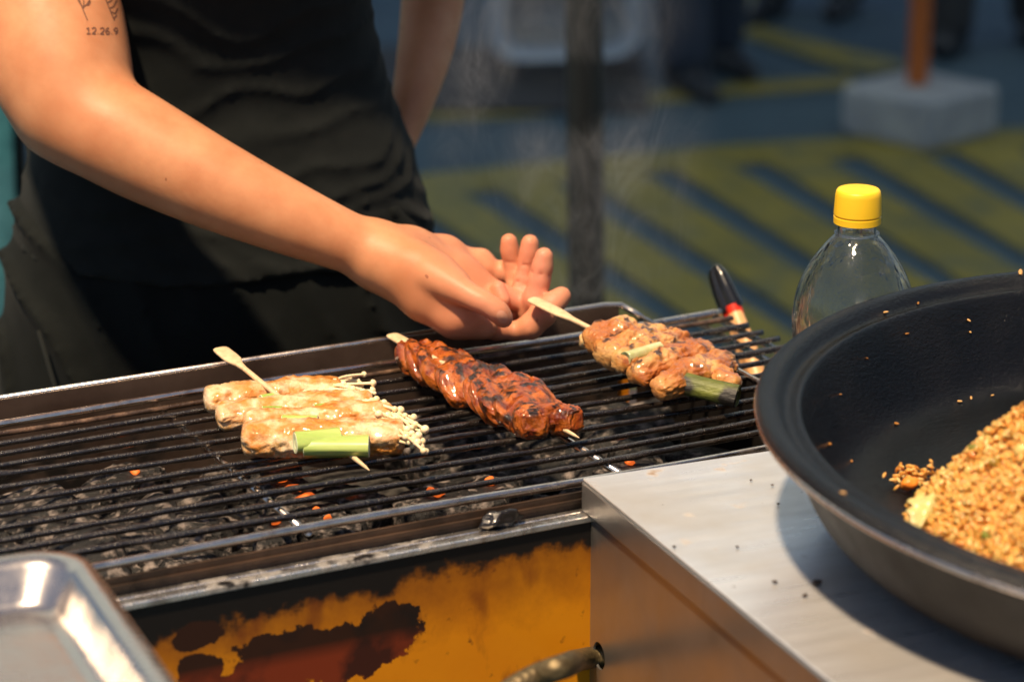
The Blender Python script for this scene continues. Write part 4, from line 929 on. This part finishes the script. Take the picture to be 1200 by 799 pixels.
nz = N.new('ShaderNodeTexNoise'); nz.inputs['Scale'].default_value = 14; nz.inputs['Detail'].default_value = 2; bp = N.new('ShaderNodeBump'); bp.inputs['Strength'].default_value = .25; bp.inputs['Distance'].default_value = .003; Lk.new(nz.outputs['Fac'], bp.inputs['Height']); Lk.new(bp.outputs[0], b_.inputs['Normal'])
ztop = W(1007, 213, 2.0)[2] - bz
def zb(py): return W(1003, py, 2.0)[2] - bz
prof = [(.030, 0), (.042, .004), (.0435, .02), (.0435, zb(440)), (.0428, zb(415)), (.0436, zb(392)), (.0440, zb(375)), (.0425, zb(352)), (.0385, zb(330)), (.0320, zb(308)), (.0245, zb(290)), (.0185, zb(278)), (.0145, zb(271)), (.0138, zb(268)), (.0136, zb(262)), (.0130, zb(240)), (.0130, zb(216))]
prof = smooth_prof(prof, 2); t_ = .0006
pin = [(max(r - t_, .0), z + (.001 if z < .01 else 0)) for r, z in prof][::-1]
bb = MB(); bb.lathe([(0, 0)] + prof + pin + [(0, .001)], 96); o = bb.build('bottle_body', pet, bot, smooth=True)
cring = mat('neck_ring', (.65, .35, .10), .35)
bb = MB(); bb.lathe([(.0142, zb(272)), (.0158, zb(271.5)), (.0160, zb(269.5)), (.0142, zb(269))], 64, close=True); bb.build('neck_ring', pet, bot, smooth=True)
cap_m = mat('yellow_cap', (.86, .55, .02), .42, 0, sss=.05, ssss=.002)
nC = 120; V = []
zs = [(zb(257), .0168), (zb(249), .0168), (zb(248.5), .0161), (zb(246.5), .0161), (zb(246), .0167), (zb(222), .0160), (zb(217), .0155), (zb(215), .0146), (zb(214.6), .0136), (zb(214.6), 0)]
bb = MB(); V = []
for i, (z, r) in enumerate(zs):
    for k in range(nC):
        a = 2 * math.pi * k / nC; rr2 = r + (.00022 if (k % 2 and 4 <= i <= 5) else 0); V.append((rr2 * math.cos(a), rr2 * math.sin(a), z))
bb.add(V, [(i * nC + k, i * nC + (k + 1) % nC, (i + 1) * nC + (k + 1) % nC, (i + 1) * nC + k) for i in range(len(zs) - 1) for k in range(nC)]); bb.build('cap', cap_m, bot, smooth=True, autos=50)
bb = MB(); bb.tube([(0.004, -.0137, zb(283)), (.006, -.030, zb(300))], .0012, 6); 

# ------------------------------------------------------------------ wooden tool with black and red painted tip behind the grate end
tl_root = empty('wooden_paddle', tuple(W(905, 560, 2.24)), 0, 'wooden paddle handle with black tip and red band behind the grate end', 'paddle')
tip_b = mat('black_lacquer', (.008, .008, .008), .12, 0, coat=.6); tip_r = mat('red_paint', (.65, .03, .01), .35); tan = mat('varnished_wood', (.70, .40, .18), .4, 0, col2=(.60, .30, .12), nsc=30, stretch=(4, 4, 1))
def toolseg(name, mt, A, n=24):
    pts = []; rad = []; org = W(905, 560, 2.24)
    for (px, py, d, wpx) in A:
        pts.append(W(px, py, d) - org); r1 = wpx / 2 * d / FPX; rad.append(r1)
    pts2 = bez(pts, 6); rads = np.interp(np.linspace(0, 1, len(pts2)), np.linspace(0, 1, len(rad)), rad)
    bb = MB(); rr3 = []
    for q in rads: rr3.append([q * (1 / math.sqrt(math.cos(a) ** 2 * .30 ** -2 * 1 + math.sin(a) ** 2)) if False else q * (.55 + .45 * abs(math.cos(a))) for a in np.arange(n) * 2 * math.pi / n])
    bb.tube(pts2, rr3, n); return bb.build(name, mt, tl_root, smooth=True, autos=60)
toolseg('black_tip', tip_b, [(836, 311, 2.30, 4), (838, 314, 2.30, 16), (841, 322, 2.30, 24), (848, 340, 2.296, 29), (856, 358, 2.292, 31), (857.5, 361.5, 2.2915, 31)])
toolseg('red_band', tip_r, [(856.5, 360, 2.292, 29), (860, 370, 2.29, 29), (861, 373, 2.289, 29)])
toolseg('wooden_shaft', tan, [(860.5, 371, 2.289, 28), (870, 396, 2.28, 30), (882, 432, 2.27, 33), (893, 480, 2.255, 38), (905, 560, 2.24, 40)])

# ------------------------------------------------------------------ steel tray, near left
TO = PZ(0, 0, 0); tray = empty('steel_tray', (0, 0, 0), 0, 'shallow stainless steel tray with a rolled rim in the near left corner', 'tray')
A0 = PZ(90, 640, .935); A1 = PZ(200, 797, .935); dirv = (A1 - A0); dirv /= np.linalg.norm(dirv); du = -np.array([dirv[1], -dirv[0], 0]) * -1
ex = np.array([-dirv[1], dirv[0], 0.0]); 
if ex[0] > 0: ex = -ex           # pointing left
ey = dirv                        # pointing to the camera
def rrect(x0, x1, y0, y1, r, n=10):
    o = []
    for (cx, cy, a0) in ((x0 + r, y0 + r, 180), (x1 - r, y0 + r, 270), (x1 - r, y1 - r, 0), (x0 + r, y1 - r, 90)):
        for k in range(n + 1): a = R(a0 + 90 * k / n); o.append((cx + r * math.cos(a), cy + r * math.sin(a)))
    return o
rings = [(.0, -.006, .020), (-.0015, -.001, .021), (.0005, .0008, .020), (.004, .0006, .018), (.009, -.0008, .016), (.012, -.004, .015), (.020, -.020, .012), (.024, -.0235, .011), (.030, -.0245, .010)]
V = []; TWd, TLn = .30, .38; Fc = []
for (ins, z, r) in rings:
    for (x, y) in rrect(ins, TWd - ins, ins, TLn - ins, max(r, .004) + .010, 10): V.append(A0 + ex * x + ey * y + np.array([0, 0, z]))
n = 44
for i in range(len(rings) - 1):
    for k in range(n): Fc.append((i * n + k, i * n + (k + 1) % n, (i + 1) * n + (k + 1) % n, (i + 1) * n + k))
Fc.append(tuple((len(rings) - 1) * n + k for k in range(n)))
bb = MB(); bb.add(V, Fc); o = bb.build('pan', tray_steel, tray, smooth=True, autos=50); md = o.modifiers.new('t', 'SOLIDIFY'); md.thickness = .0012; md.offset = 0
st2 = empty('prep_table', (0, 0, 0), 0, 'low steel prep table under the tray in the near left corner', 'table')
bb = MB(); q = [A0 + ex * a + ey * c for a, c in ((.05, .04), (.26, .04), (.26, .36), (.05, .36))]
bb.add([(*p[:2], .905) for p in q] + [(*p[:2], .893) for p in q], [(0, 1, 2, 3), (7, 6, 5, 4), (0, 4, 5, 1), (1, 5, 6, 2), (2, 6, 7, 3), (3, 7, 4, 0)]); bb.build('table_top', steel, st2)
for p in q: bb = MB(); p2 = p + (np.mean(q, 0) - p) * .08; bb.tube([(*p2[:2], 0), (*p2[:2], .893)], .012, 8); bb.build('leg', steel, st2, smooth=True)

# ------------------------------------------------------------------ skewers
def food(name, base, c2, c3, char, seed, coat=.7):
    m = mat(name, base, .34, 0, col2=c2, nsc=55, nmix=(.35, .65), sss=.15, ssss=.003, sssr=(1, .5, .25), coat=min(1, coat), coat_r=.08, rvar=.10, spec=.4, bump=[(170, .7, .0022), (620, .55, .0011)])
    layer(m, c3, 90, .52, .66, seedoff=seed); layer(m, char, 46, .60, .70, rough=.45, seedoff=seed + 3)
    return m
pork_m = food('glazed_red_pork', (.28, .045, .005), (.48, .13, .014), (.15, .020, .004), (.025, .012, .008), 1, .9)
layer(pork_m, (.020, .008, .005), 120, .50, .60, rough=.35, mask=grad(2, .0175, .0225))
chick_m = food('glazed_chicken', (.52, .21, .045), (.70, .40, .15), (.33, .09, .014), (.06, .02, .006), 2, 1.4)
roll_m = food('pork_roll', (.76, .53, .27), (.84, .68, .46), (.62, .32, .08), (.30, .12, .02), 3, .9)
layer(roll_m, (.62, .24, .045), 60, .40, .58, mask=grad(0, -.075, -.035), seedoff=7)
layer(roll_m, (.36, .11, .02), 130, .60, .70, mask=grad(2, .008, .028), seedoff=9)
enoki_m = mat('enoki', (.88, .76, .52), .38, 0, col2=(.80, .62, .36), nsc=60, sss=.3, ssss=.003, coat=.3)
scal_m = mat('spring_onion_green', (.17, .33, .03), .36, 0, col2=(.46, .56, .16), nsc=34, stretch=(.2, 1, 1), sss=.1, ssss=.002, coat=.4, bump=[(90, .25, .0008)])
scal_w = mat('spring_onion_cut', (.75, .80, .50), .4, 0, sss=.2)
scal_c = mat('charred_spring_onion', (.035, .05, .010), .5, 0, col2=(.22, .24, .04), nsc=45, nmix=(.4, .7), stretch=(.3, 1, 1), bump=[(120, .9, .002)])
layer(scal_c, (.012, .010, .008), 50, .48, .6)
layer(chick_m, (.40, .12, .02), 30, .45, .60, seedoff=8)
layer(chick_m, (.05, .018, .006), 100, .56, .66, rough=.4, mask=grad(2, .014, .030))
garl_m = mat('pale_garlic', (.78, .56, .28), .35, 0, sss=.3, ssss=.003, coat=.5, col2=(.66, .40, .16), nsc=90)
Zv = np.array([0, 0, 1.0])
def nrm(v): return v / np.linalg.norm(v)
def frame(A, B):
    e = nrm(B - A); s = nrm(np.cross(e, Zv)); return e, s, np.cross(s, e)
def make_stick(A, B, org, parent, pw=.0055, pl=.034):
    e, s, n = frame(A, B); L = np.linalg.norm(B - A)
    S = [(0, pw * .62, .0009), (.0012, pw * .9, .0013), (.004, pw, .0015), (pl * .6, pw * 1.06, .0016), (pl * .82, pw * 1.0, .0016), (pl * .95, pw * .78, .0016), (pl * 1.12, pw * .48, .0016), (pl * 1.4, .0019, .0016), (L * .6, .0017, .0016), (L - .020, .0016, .0015), (L - .006, .0010, .0010), (L, .0002, .0002)]
    K = 12; V = []
    for t, hw, ht in S:
        for k in range(K):
            a = 2 * math.pi * k / K; c, d = math.cos(a), math.sin(a)
            V.append(A + e * t + s * hw * math.copysign(abs(c) ** .6, c) + n * ht * math.copysign(abs(d) ** .6, d) - org)
    Fc = [(i * K + k, i * K + (k + 1) % K, (i + 1) * K + (k + 1) % K, (i + 1) * K + k) for i in range(len(S) - 1) for k in range(K)] + [tuple(range(K - 1, -1, -1)), tuple((len(S) - 1) * K + k for k in range(K))]
    bb = MB(); bb.add(V, Fc); return bb.build('stick', wood, parent, smooth=True, autos=60)
def make_roll(name, A, B, r, seed, mt, org, parent, amp=.16, flat=.9, ridge=.10, taper=.25, wrap=3.0, endp=.45, ns=56, nr=48, bulge=0.0, pw_=9):
    e, s, n = frame(A, B); L = np.linalg.norm(B - A); t = np.linspace(0, 1, ns)[:, None]; a = np.linspace(0, 2 * math.pi, nr, endpoint=False)[None]
    prof = np.clip(1 - np.abs(2 * t - 1) ** pw_, 0, 1) ** endp * (1 - taper * np.abs(2 * t - 1) ** 2)
    u_ = t * L + 0 * a; P = np.stack([u_ / .02 + seed * 3, np.cos(a) * 1.0 + 0 * t, np.sin(a) * 1.0 + 0 * t + seed], -1)
    D = fbm(P, 1.1, 4, seed) * amp + ridge * (1 - np.abs(np.sin((t * wrap + a / (2 * math.pi) + .25 * fbm(P, .8, 1, seed + 5)) * math.pi))) ** 3 + fbm(P, 4, 3, seed + 9, True) * amp * .24
    rr = r * prof * (1 + D) + 1e-5; yoff = bulge * np.sin(t * math.pi)
    Q = A + e * (t[..., None] * L) + s * (rr * np.cos(a))[..., None] + n * (rr * np.sin(a) * flat)[..., None] + n * yoff[..., None] - org
    V = Q.reshape(-1, 3); i = np.arange(ns - 1)[:, None] * nr; k = np.arange(nr)[None]; Fc = np.stack([i + k, i + (k + 1) % nr, i + nr + (k + 1) % nr, i + nr + k], -1).reshape(-1, 4)
    Fl = [tuple(f) for f in Fc] + [tuple(range(nr - 1, -1, -1)), tuple((ns - 1) * nr + q for q in range(nr))]
    return link(name, mesh_np(name, V, Fl), mt, parent)
def onion(A, B, r, org, parent, mt, seed=0, hollow=True):
    e, s, n = frame(A, B); L = np.linalg.norm(B - A); K = 28; V = []; ns = 14
    for i in range(ns):
        t = i / (ns - 1)
        for k in range(K):
            a = 2 * math.pi * k / K; rr = r * (1 + .07 * math.sin(a * 3 + seed) + .03 * math.sin(a * 9 + t * 2) + .03 * math.sin(t * 5 + seed))
            V.append(A + e * L * t + s * rr * math.cos(a) + n * rr * math.sin(a) * .92 - org)
    bb = MB(); bb.add(V, [(i * K + k, i * K + (k + 1) % K, (i + 1) * K + (k + 1) % K, (i + 1) * K + k) for i in range(ns - 1) for k in range(K)])
    o = bb.build('spring_onion', mt, parent, smooth=True)
    for (C_, sg) in ((A, -1), (B, 1)):       # cut ends: rings of layers
        V = []; rs = [1.0, .93, .88, .80, .74, .60, .54, .38, 0.01]; dz = [0, .0006, -.0008, .0003, -.001, .0002, -.0014, -.0004, -.0016]
        for q, z in zip(rs, dz):
            for k in range(K):
                a = 2 * math.pi * k / K; V.append(C_ + e * sg * z + s * r * q * math.cos(a) * (1 + .07 * math.sin(a * 3 + seed)) + n * r * q * math.sin(a) * .92 - org)
        bb = MB(); bb.add(V, [(i * K + k, i * K + (k + 1) % K, (i + 1) * K + (k + 1) % K, (i + 1) * K + k) for i in range(len(rs) - 1) for k in range(K)]); bb.build('cut_end', scal_w if mt is scal_m else mt, o, smooth=True)
    return o

# --- enoki rolls
A1_, B1_ = PZ(257, 408, .906), PZ(433, 551, .885)
sk1 = empty('enoki_skewer', tuple(PZ(350, 500, .88)), 0, 'skewer of pale pork rolls filled with enoki mushrooms and spring onion, at the left', 'skewer')
og = np.array(sk1.location); make_stick(A1_, B1_, og, sk1, .0062, .030)
rolls = [((238, 468), (402, 456), 19), ((252, 487), (438, 473), 20), ((284, 496), (464, 488), 20), ((282, 513), (476, 512), 23)]
zz_ = [.8890, .8895, .8900, .8905]; ff_ = [.70, .70, .72, .80]
for i, (a, b_, r) in enumerate(rolls):
    make_roll('pork_roll', PZ(*a, zz_[i]), PZ(*b_, zz_[i]), .0142 if i < 3 else .0148, 11 + i, roll_m, og, sk1, flat=ff_[i], pw_=26, amp=.20, ridge=.09, taper=.06, wrap=2.7, endp=.5, ns=110, nr=64)
re = random.Random(4)
def mushroom(base_, head, hr):
    p0, p1 = np.array(base_), np.array(head); mid = (p0 + p1) / 2 + np.array([re.uniform(-.002, .002), re.uniform(-.002, .002), re.uniform(0, .003)])
    pts = bez([p0, mid, p1], 5); bb = MB(); bb.tube([p - og for p in pts], [.0011] * (len(pts) - 1) + [.0013], 7)
    d_ = nrm(p1 - mid); a_ = nrm(np.cross(d_, [0.3, .2, 1])); c_ = np.cross(d_, a_); V = []; K = 12
    for q, h in ((.25, -.5), (.9, -.45), (1.0, -.1), (.92, .3), (.6, .7), (.02, .85)):
        for k in range(K): an = 2 * math.pi * k / K; V.append(p1 + (a_ * math.cos(an) + c_ * math.sin(an)) * hr * q + d_ * hr * h - og)
    bb.add(V, [(i * K + k, i * K + (k + 1) % K, (i + 1) * K + (k + 1) % K, (i + 1) * K + k) for i in range(5) for k in range(K)])
    return bb.build('enoki_mushroom', enoki_m, sk1, smooth=True)
heads = [(850, 220, 0), (890, 258, 0), (886, 292, 0), (845, 300, 0), (815, 325, 0), (722, 255, 0), (760, 262, 0), (905, 330, 1), (925, 355, 1), (945, 372, 1), (965, 380, 1), (985, 372, 1), (1000, 395, 1), (1012, 410, 1), (1030, 402, 2), (1068, 410, 2), (1050, 432, 2), (1022, 430, 2), (1075, 440, 2),
         (1118, 462, 2), (1090, 488, 3), (1060, 480, 3), (1040, 462, 2), (1100, 540, 3), (1112, 556, 3), (1085, 520, 3), (1070, 505, 3), (980, 420, 2), (955, 400, 2), (1000, 450, 2), (870, 345, 1), (895, 375, 1), (915, 395, 1), (1035, 495, 3), (800, 285, 0), (830, 262, 0), (1010, 378, 1), (938, 345, 1), (1058, 455, 2), (1105, 515, 3)]
starts = [(385, 455), (425, 470), (452, 484), (468, 508)]
for (x, y, k) in heads:
    hx, hy_ = 200 + x / 3.75, 380 + y / 3.75; z = .894 + re.uniform(-.002, .006)
    sx, sy = starts[k]; mushroom(PZ(sx - re.uniform(4, 16), sy + re.uniform(-6, 6), .892), PZ(hx, hy_, z), re.uniform(.0022, .0033))
for i in range(46):
    t = re.uniform(0, 1); k = 0 if t < .3 else (1 if t < .5 else (2 if t < .8 else 3)); x = 760 + (1110 - 760) * t + re.uniform(-60, 45); y = 250 + (520 - 250) * t + re.uniform(-35, 45)
    hx, hy_ = 200 + x / 3.75, 380 + y / 3.75; sx, sy = starts[k]; mushroom(PZ(sx - re.uniform(2, 20), sy + re.uniform(-8, 6), .890), PZ(hx, hy_, .890 + re.uniform(-.004, .006)), re.uniform(.0014, .0024))
for (x, y) in ((290, 262),):      # stem ends at the left of the rolls
    hx, hy_ = 200 + x / 3.75, 380 + y / 3.75; pts = bez([PZ(hx + 22, hy_ - 1, .893) - og, PZ(hx, hy_, .893) - og], 3); bb = MB(); bb.tube(pts, .0016, 7); bb.build('mushroom_stem', enoki_m, sk1, smooth=True)
onion(PZ(357, 523, .893), PZ(432, 523, .893), .0082, og, sk1, scal_m, 1)
onion(PZ(346, 519, .896), PZ(398, 514, .896), .0080, og, sk1, scal_m, 2)
onion(PZ(331, 494, .897), PZ(372, 495, .897), .0050, og, sk1, scal_m, 3)
onion(PZ(308, 482, .896), PZ(331, 482, .896), .0042, og, sk1, scal_m, 4)
onion(PZ(368, 479, .896), PZ(390, 477, .896), .0038, og, sk1, scal_m, 5)
onion(PZ(306, 467, .896), PZ(322, 464, .896), .0030, og, sk1, scal_m, 6)

# --- red pork
A2_, B2_ = PZ(458, 392, .903), PZ(679, 513, .888)
sk2 = empty('pork_skewer', tuple(PZ(575, 460, .88)), 0, 'skewer of dark red glazed pork slices in the middle of the grate', 'skewer')
og = np.array(sk2.location); make_stick(A2_, B2_, og, sk2, .0055, .030)
def slab(name, c, half, seed, mt, org, parent, rz=0.0, tilt=0.0, roll_=0.0, sq=.55, amp=.12, sub_=5, fibre=True, bend=0.0):
    v, f = ICO[sub_]; q = np.sign(v) * np.abs(v) ** sq
    P = v * [1.6, 1.6, 1.6] + seed * 5.3
    D = fbm(P, 1.0, 4, seed) * amp + fbm(v, 4.5, 3, seed + 3, True) * amp * .22
    if fibre: D += .035 * np.sin(v[:, 0] * 3 + v[:, 1] * 34 + 4 * vnoise(v[:, 0] * 3, v[:, 1] * 3, v[:, 2] * 3, seed)) * (v[:, 2] > -.2)
    q = q * (1 + D)[:, None] * half; q[:, 2] += bend * (q[:, 0] / half[0]) ** 2
    M = np.array((Matrix.Rotation(YAW + rz, 3, 'Z') @ Matrix.Rotation(roll_, 3, 'Y') @ Matrix.Rotation(tilt, 3, 'X')))
    return link(name, mesh_np(name, q @ M.T + (c - org), f), mt, parent)
ch2 = [(492, 421, 20, 9, .011), (506, 423, 23, 8, .0115), (521, 431, 26, 8, .012), (537, 438, 27, 8, .012), (556, 443, 31, 8, .0115), (577, 451, 34, 9, .0115), (594, 464, 34, 9, .0115), (612, 472, 33, 8, .011)]
def slice_(A, B, hgt, lean, th, seed, mt, org, parent, name='pork_slice', ns=60, nr=44):
    """a thin leaning slice of meat: long edge A-B, height hgt, leaning away from the camera"""
    e = nrm(B - A); s = nrm(np.cross(e, Zv)); L = np.linalg.norm(B - A); up_ = Zv * math.cos(lean) - s * math.sin(lean); nn2 = np.cross(e, up_)
    t = np.linspace(0, 1, ns)[:, None]; a = np.linspace(0, 2 * math.pi, nr, endpoint=False)[None]
    w = np.clip(1 - np.abs(2 * t - 1) ** 6, 0, 1) ** .5
    P = np.stack([t * L / .012 + seed * 2.1 + 0 * a, np.cos(a) * 1.3 + 0 * t, np.sin(a) * 1.3 + 0 * t + seed], -1)
    n1 = fbm(P, .9, 4, seed); n2 = fbm(P, 3.2, 3, seed + 4, True)
    c, d = np.cos(a), np.sin(a); c = np.sign(c) * np.abs(c) ** .75; d = np.sign(d) * np.abs(d) ** .6
    hh = hgt * w * (1 + .22 * n1 + .05 * n2); tt = th * (.35 + .65 * w) * (1 + .28 * n1 + .10 * n2)
    wave = .0022 * np.sin(t * 7 + seed) + .0012 * np.sin(t * 17 + seed * 2)
    Q = A + e * (t[..., None] * L) + up_ * (hh * d)[..., None] + nn2 * (tt * c + wave)[..., None] - s * ((np.clip(d, 0, 1) ** 2) * .003)[..., None] * 0 - org
    V = Q.reshape(-1, 3); i = np.arange(ns - 1)[:, None] * nr; k = np.arange(nr)[None]; Fc = np.stack([i + k, i + (k + 1) % nr, i + nr + (k + 1) % nr, i + nr + k], -1).reshape(-1, 4)
    Fl = [tuple(f) for f in Fc] + [tuple(range(nr - 1, -1, -1)), tuple((ns - 1) * nr + q for q in range(nr))]
    return link(name, mesh_np(name, V, Fl), mt, parent)
NP = 12
for i in range(NP):
    t = i / (NP - 1); cx, cy = 492 + (630 - 492) * t, 419 + (482 - 419) * t + 2 * math.sin(i * 1.9); hl = (24, 25, 27, 30, 30, 33, 36, 33, 36, 37, 35, 33)[i] + re.uniform(-2, 2)
    dy = hl * (.20 + re.uniform(-.05, .05)); z = .8925 + re.uniform(-.001, .0015)
    slice_(PZ(cx - hl - 1, cy + dy, z), PZ(cx + hl, cy - dy * .75, z), .0165 + re.uniform(-.0015, .0015), R(60 + re.uniform(-9, 9)), .0056, 31 + i, pork_m, og, sk2)
slab('pork_slice', PZ(622, 493, .8935), np.array([20 / 1640, .0135, .0118]), 51, pork_m, og, sk2, rz=R(-14), tilt=R(-10), sq=.66, amp=.10)
slab('pork_slice', PZ(662, 492, .8925), np.array([17 / 1640, .0115, .0105]), 52, pork_m, og, sk2, rz=R(25), tilt=R(-10), sq=.66, amp=.10)
slab('pork_slice', PZ(640, 488, .895), np.array([26 / 1640, .010, .0085]), 53, pork_m, og, sk2, rz=R(4), tilt=R(-22), sq=.6, amp=.12)
slab('garlic_clove', PZ(480, 410, .897), np.array([12 / 1600, .0055, .0055]), 60, garl_m, og, sk2, rz=R(10), sq=.95, amp=.08, sub_=3, fibre=False)

# --- chicken and spring onion, its paddle end held by the cook
A3_, B3_ = W(622, 350, 2.116), PZ(856, 466, .889)
sk3 = empty('chicken_skewer', tuple(PZ(780, 430, .88)), 0, 'skewer of golden glazed chicken rolls with charred spring onion, lifted by the cook', 'skewer')
og = np.array(sk3.location); make_stick(A3_, B3_, og, sk3, .0058, .036)
ch3 = [((690, 404), (742, 388), 17), ((706, 417), (776, 392), 19), ((726, 429), (806, 399), 20), ((742, 441), (832, 411), 20), ((768, 457), (856, 424), 21)]
for i, (a, b_, r) in enumerate(ch3):
    z = .9085 - .0030 * i
    make_roll('chicken_piece', PZ(*a, z), PZ(*b_, z), .0126, 71 + i, chick_m, og, sk3, amp=.30, ridge=.20, taper=.20, wrap=1.9, endp=.5, pw_=16, flat=.84, ns=90, nr=80, bulge=.002)
make_roll('chicken_piece', PZ(812, 434, .899), PZ(868, 450, .896), 13 / 1590, 81, chick_m, og, sk3, amp=.2, ridge=.12, taper=.3)
make_roll('chicken_skin', PZ(835, 428, .902), PZ(858, 440, .900), 8 / 1590, 82, chick_m, og, sk3, amp=.25, ridge=.2, taper=.3)
onion(PZ(800, 449, .897), PZ(864, 465, .891), .0088, og, sk3, scal_c, 3)
onion(PZ(733, 420, .9085), PZ(772, 408, .909), .0058, og, sk3, mat('cooked_leek', (.60, .58, .34), .3, 0, col2=(.30, .36, .10), nsc=60, coat=.7, sss=.2), 5)
slab('chicken_skin', PZ(686, 399, .906), np.array([.0045, .004, .006]), 90, garl_m, og, sk3, sq=.9, amp=.2, sub_=3, fibre=False)

SMK = 20.0
# ------------------------------------------------------------------ smoke rising from the grate
sm = bpy.data.materials.new('smoke'); sm.use_nodes = True; N, Lk = nodes(sm); N.remove(N['Principled BSDF'])
vol = N.new('ShaderNodeVolumePrincipled'); vol.inputs['Color'].default_value = (.85, .88, .92, 1); vol.inputs['Anisotropy'].default_value = .3
tc = N.new('ShaderNodeTexCoord'); mp = N.new('ShaderNodeMapping'); mp.inputs['Scale'].default_value = (22, 22, 10); Lk.new(tc.outputs['Object'], mp.inputs[0])
nz = N.new('ShaderNodeTexNoise'); nz.inputs['Scale'].default_value = 1.0; nz.inputs['Detail'].default_value = 3.5; nz.inputs['Distortion'].default_value = 2.6; Lk.new(mp.outputs[0], nz.inputs['Vector'])
def mth(op, a, b_=None, c=None):
    n = N.new('ShaderNodeMath'); n.operation = op
    for i, v in enumerate((a, b_, c)):
        if v is None: continue
        if isinstance(v, (int, float)): n.inputs[i].default_value = v
        else: Lk.new(v, n.inputs[i])
    return n.outputs[0]
rdg = mth('SUBTRACT', 1.0, mth('MULTIPLY', mth('ABSOLUTE', mth('SUBTRACT', nz.outputs['Fac'], .5)), 14.0))     # thin sheets where the noise crosses its middle
rdg = mth('POWER', mth('MAXIMUM', rdg, 0.0), 1.5)
n2 = N.new('ShaderNodeTexNoise'); n2.inputs['Scale'].default_value = 9; n2.inputs['Detail'].default_value = 1; Lk.new(tc.outputs['Object'], n2.inputs['Vector'])
pat = N.new('ShaderNodeMapRange'); pat.inputs['From Min'].default_value = .44; pat.inputs['From Max'].default_value = .66; Lk.new(n2.outputs['Fac'], pat.inputs[0])
gr = N.new('ShaderNodeTexGradient'); gr.gradient_type = 'SPHERICAL'; m2 = N.new('ShaderNodeMapping'); m2.vector_type = 'TEXTURE'; m2.inputs['Location'].default_value = (0, 0, .13); m2.inputs['Scale'].default_value = (.12, .10, .20)
Lk.new(tc.outputs['Object'], m2.inputs[0]); Lk.new(m2.outputs[0], gr.inputs[0])
den = mth('MULTIPLY', mth('MULTIPLY', mth('MULTIPLY_ADD', rdg, SMK, SMK * .10), pat.outputs[0]), gr.outputs['Fac'])
Lk.new(den, vol.inputs['Density']); Lk.new(vol.outputs[0], N['Material Output'].inputs['Volume'])
sp_ = W(665, 395, 2.24); bb = MB(); bb.box((-.13, -.07, .0), (.13, .13, .34)); o = bb.build('smoke', sm); o.location = (sp_[0], sp_[1], .90); tag(o, kind='stuff')
sc.cycles.volume_step_rate = 1.0; sc.cycles.volume_max_steps = 96
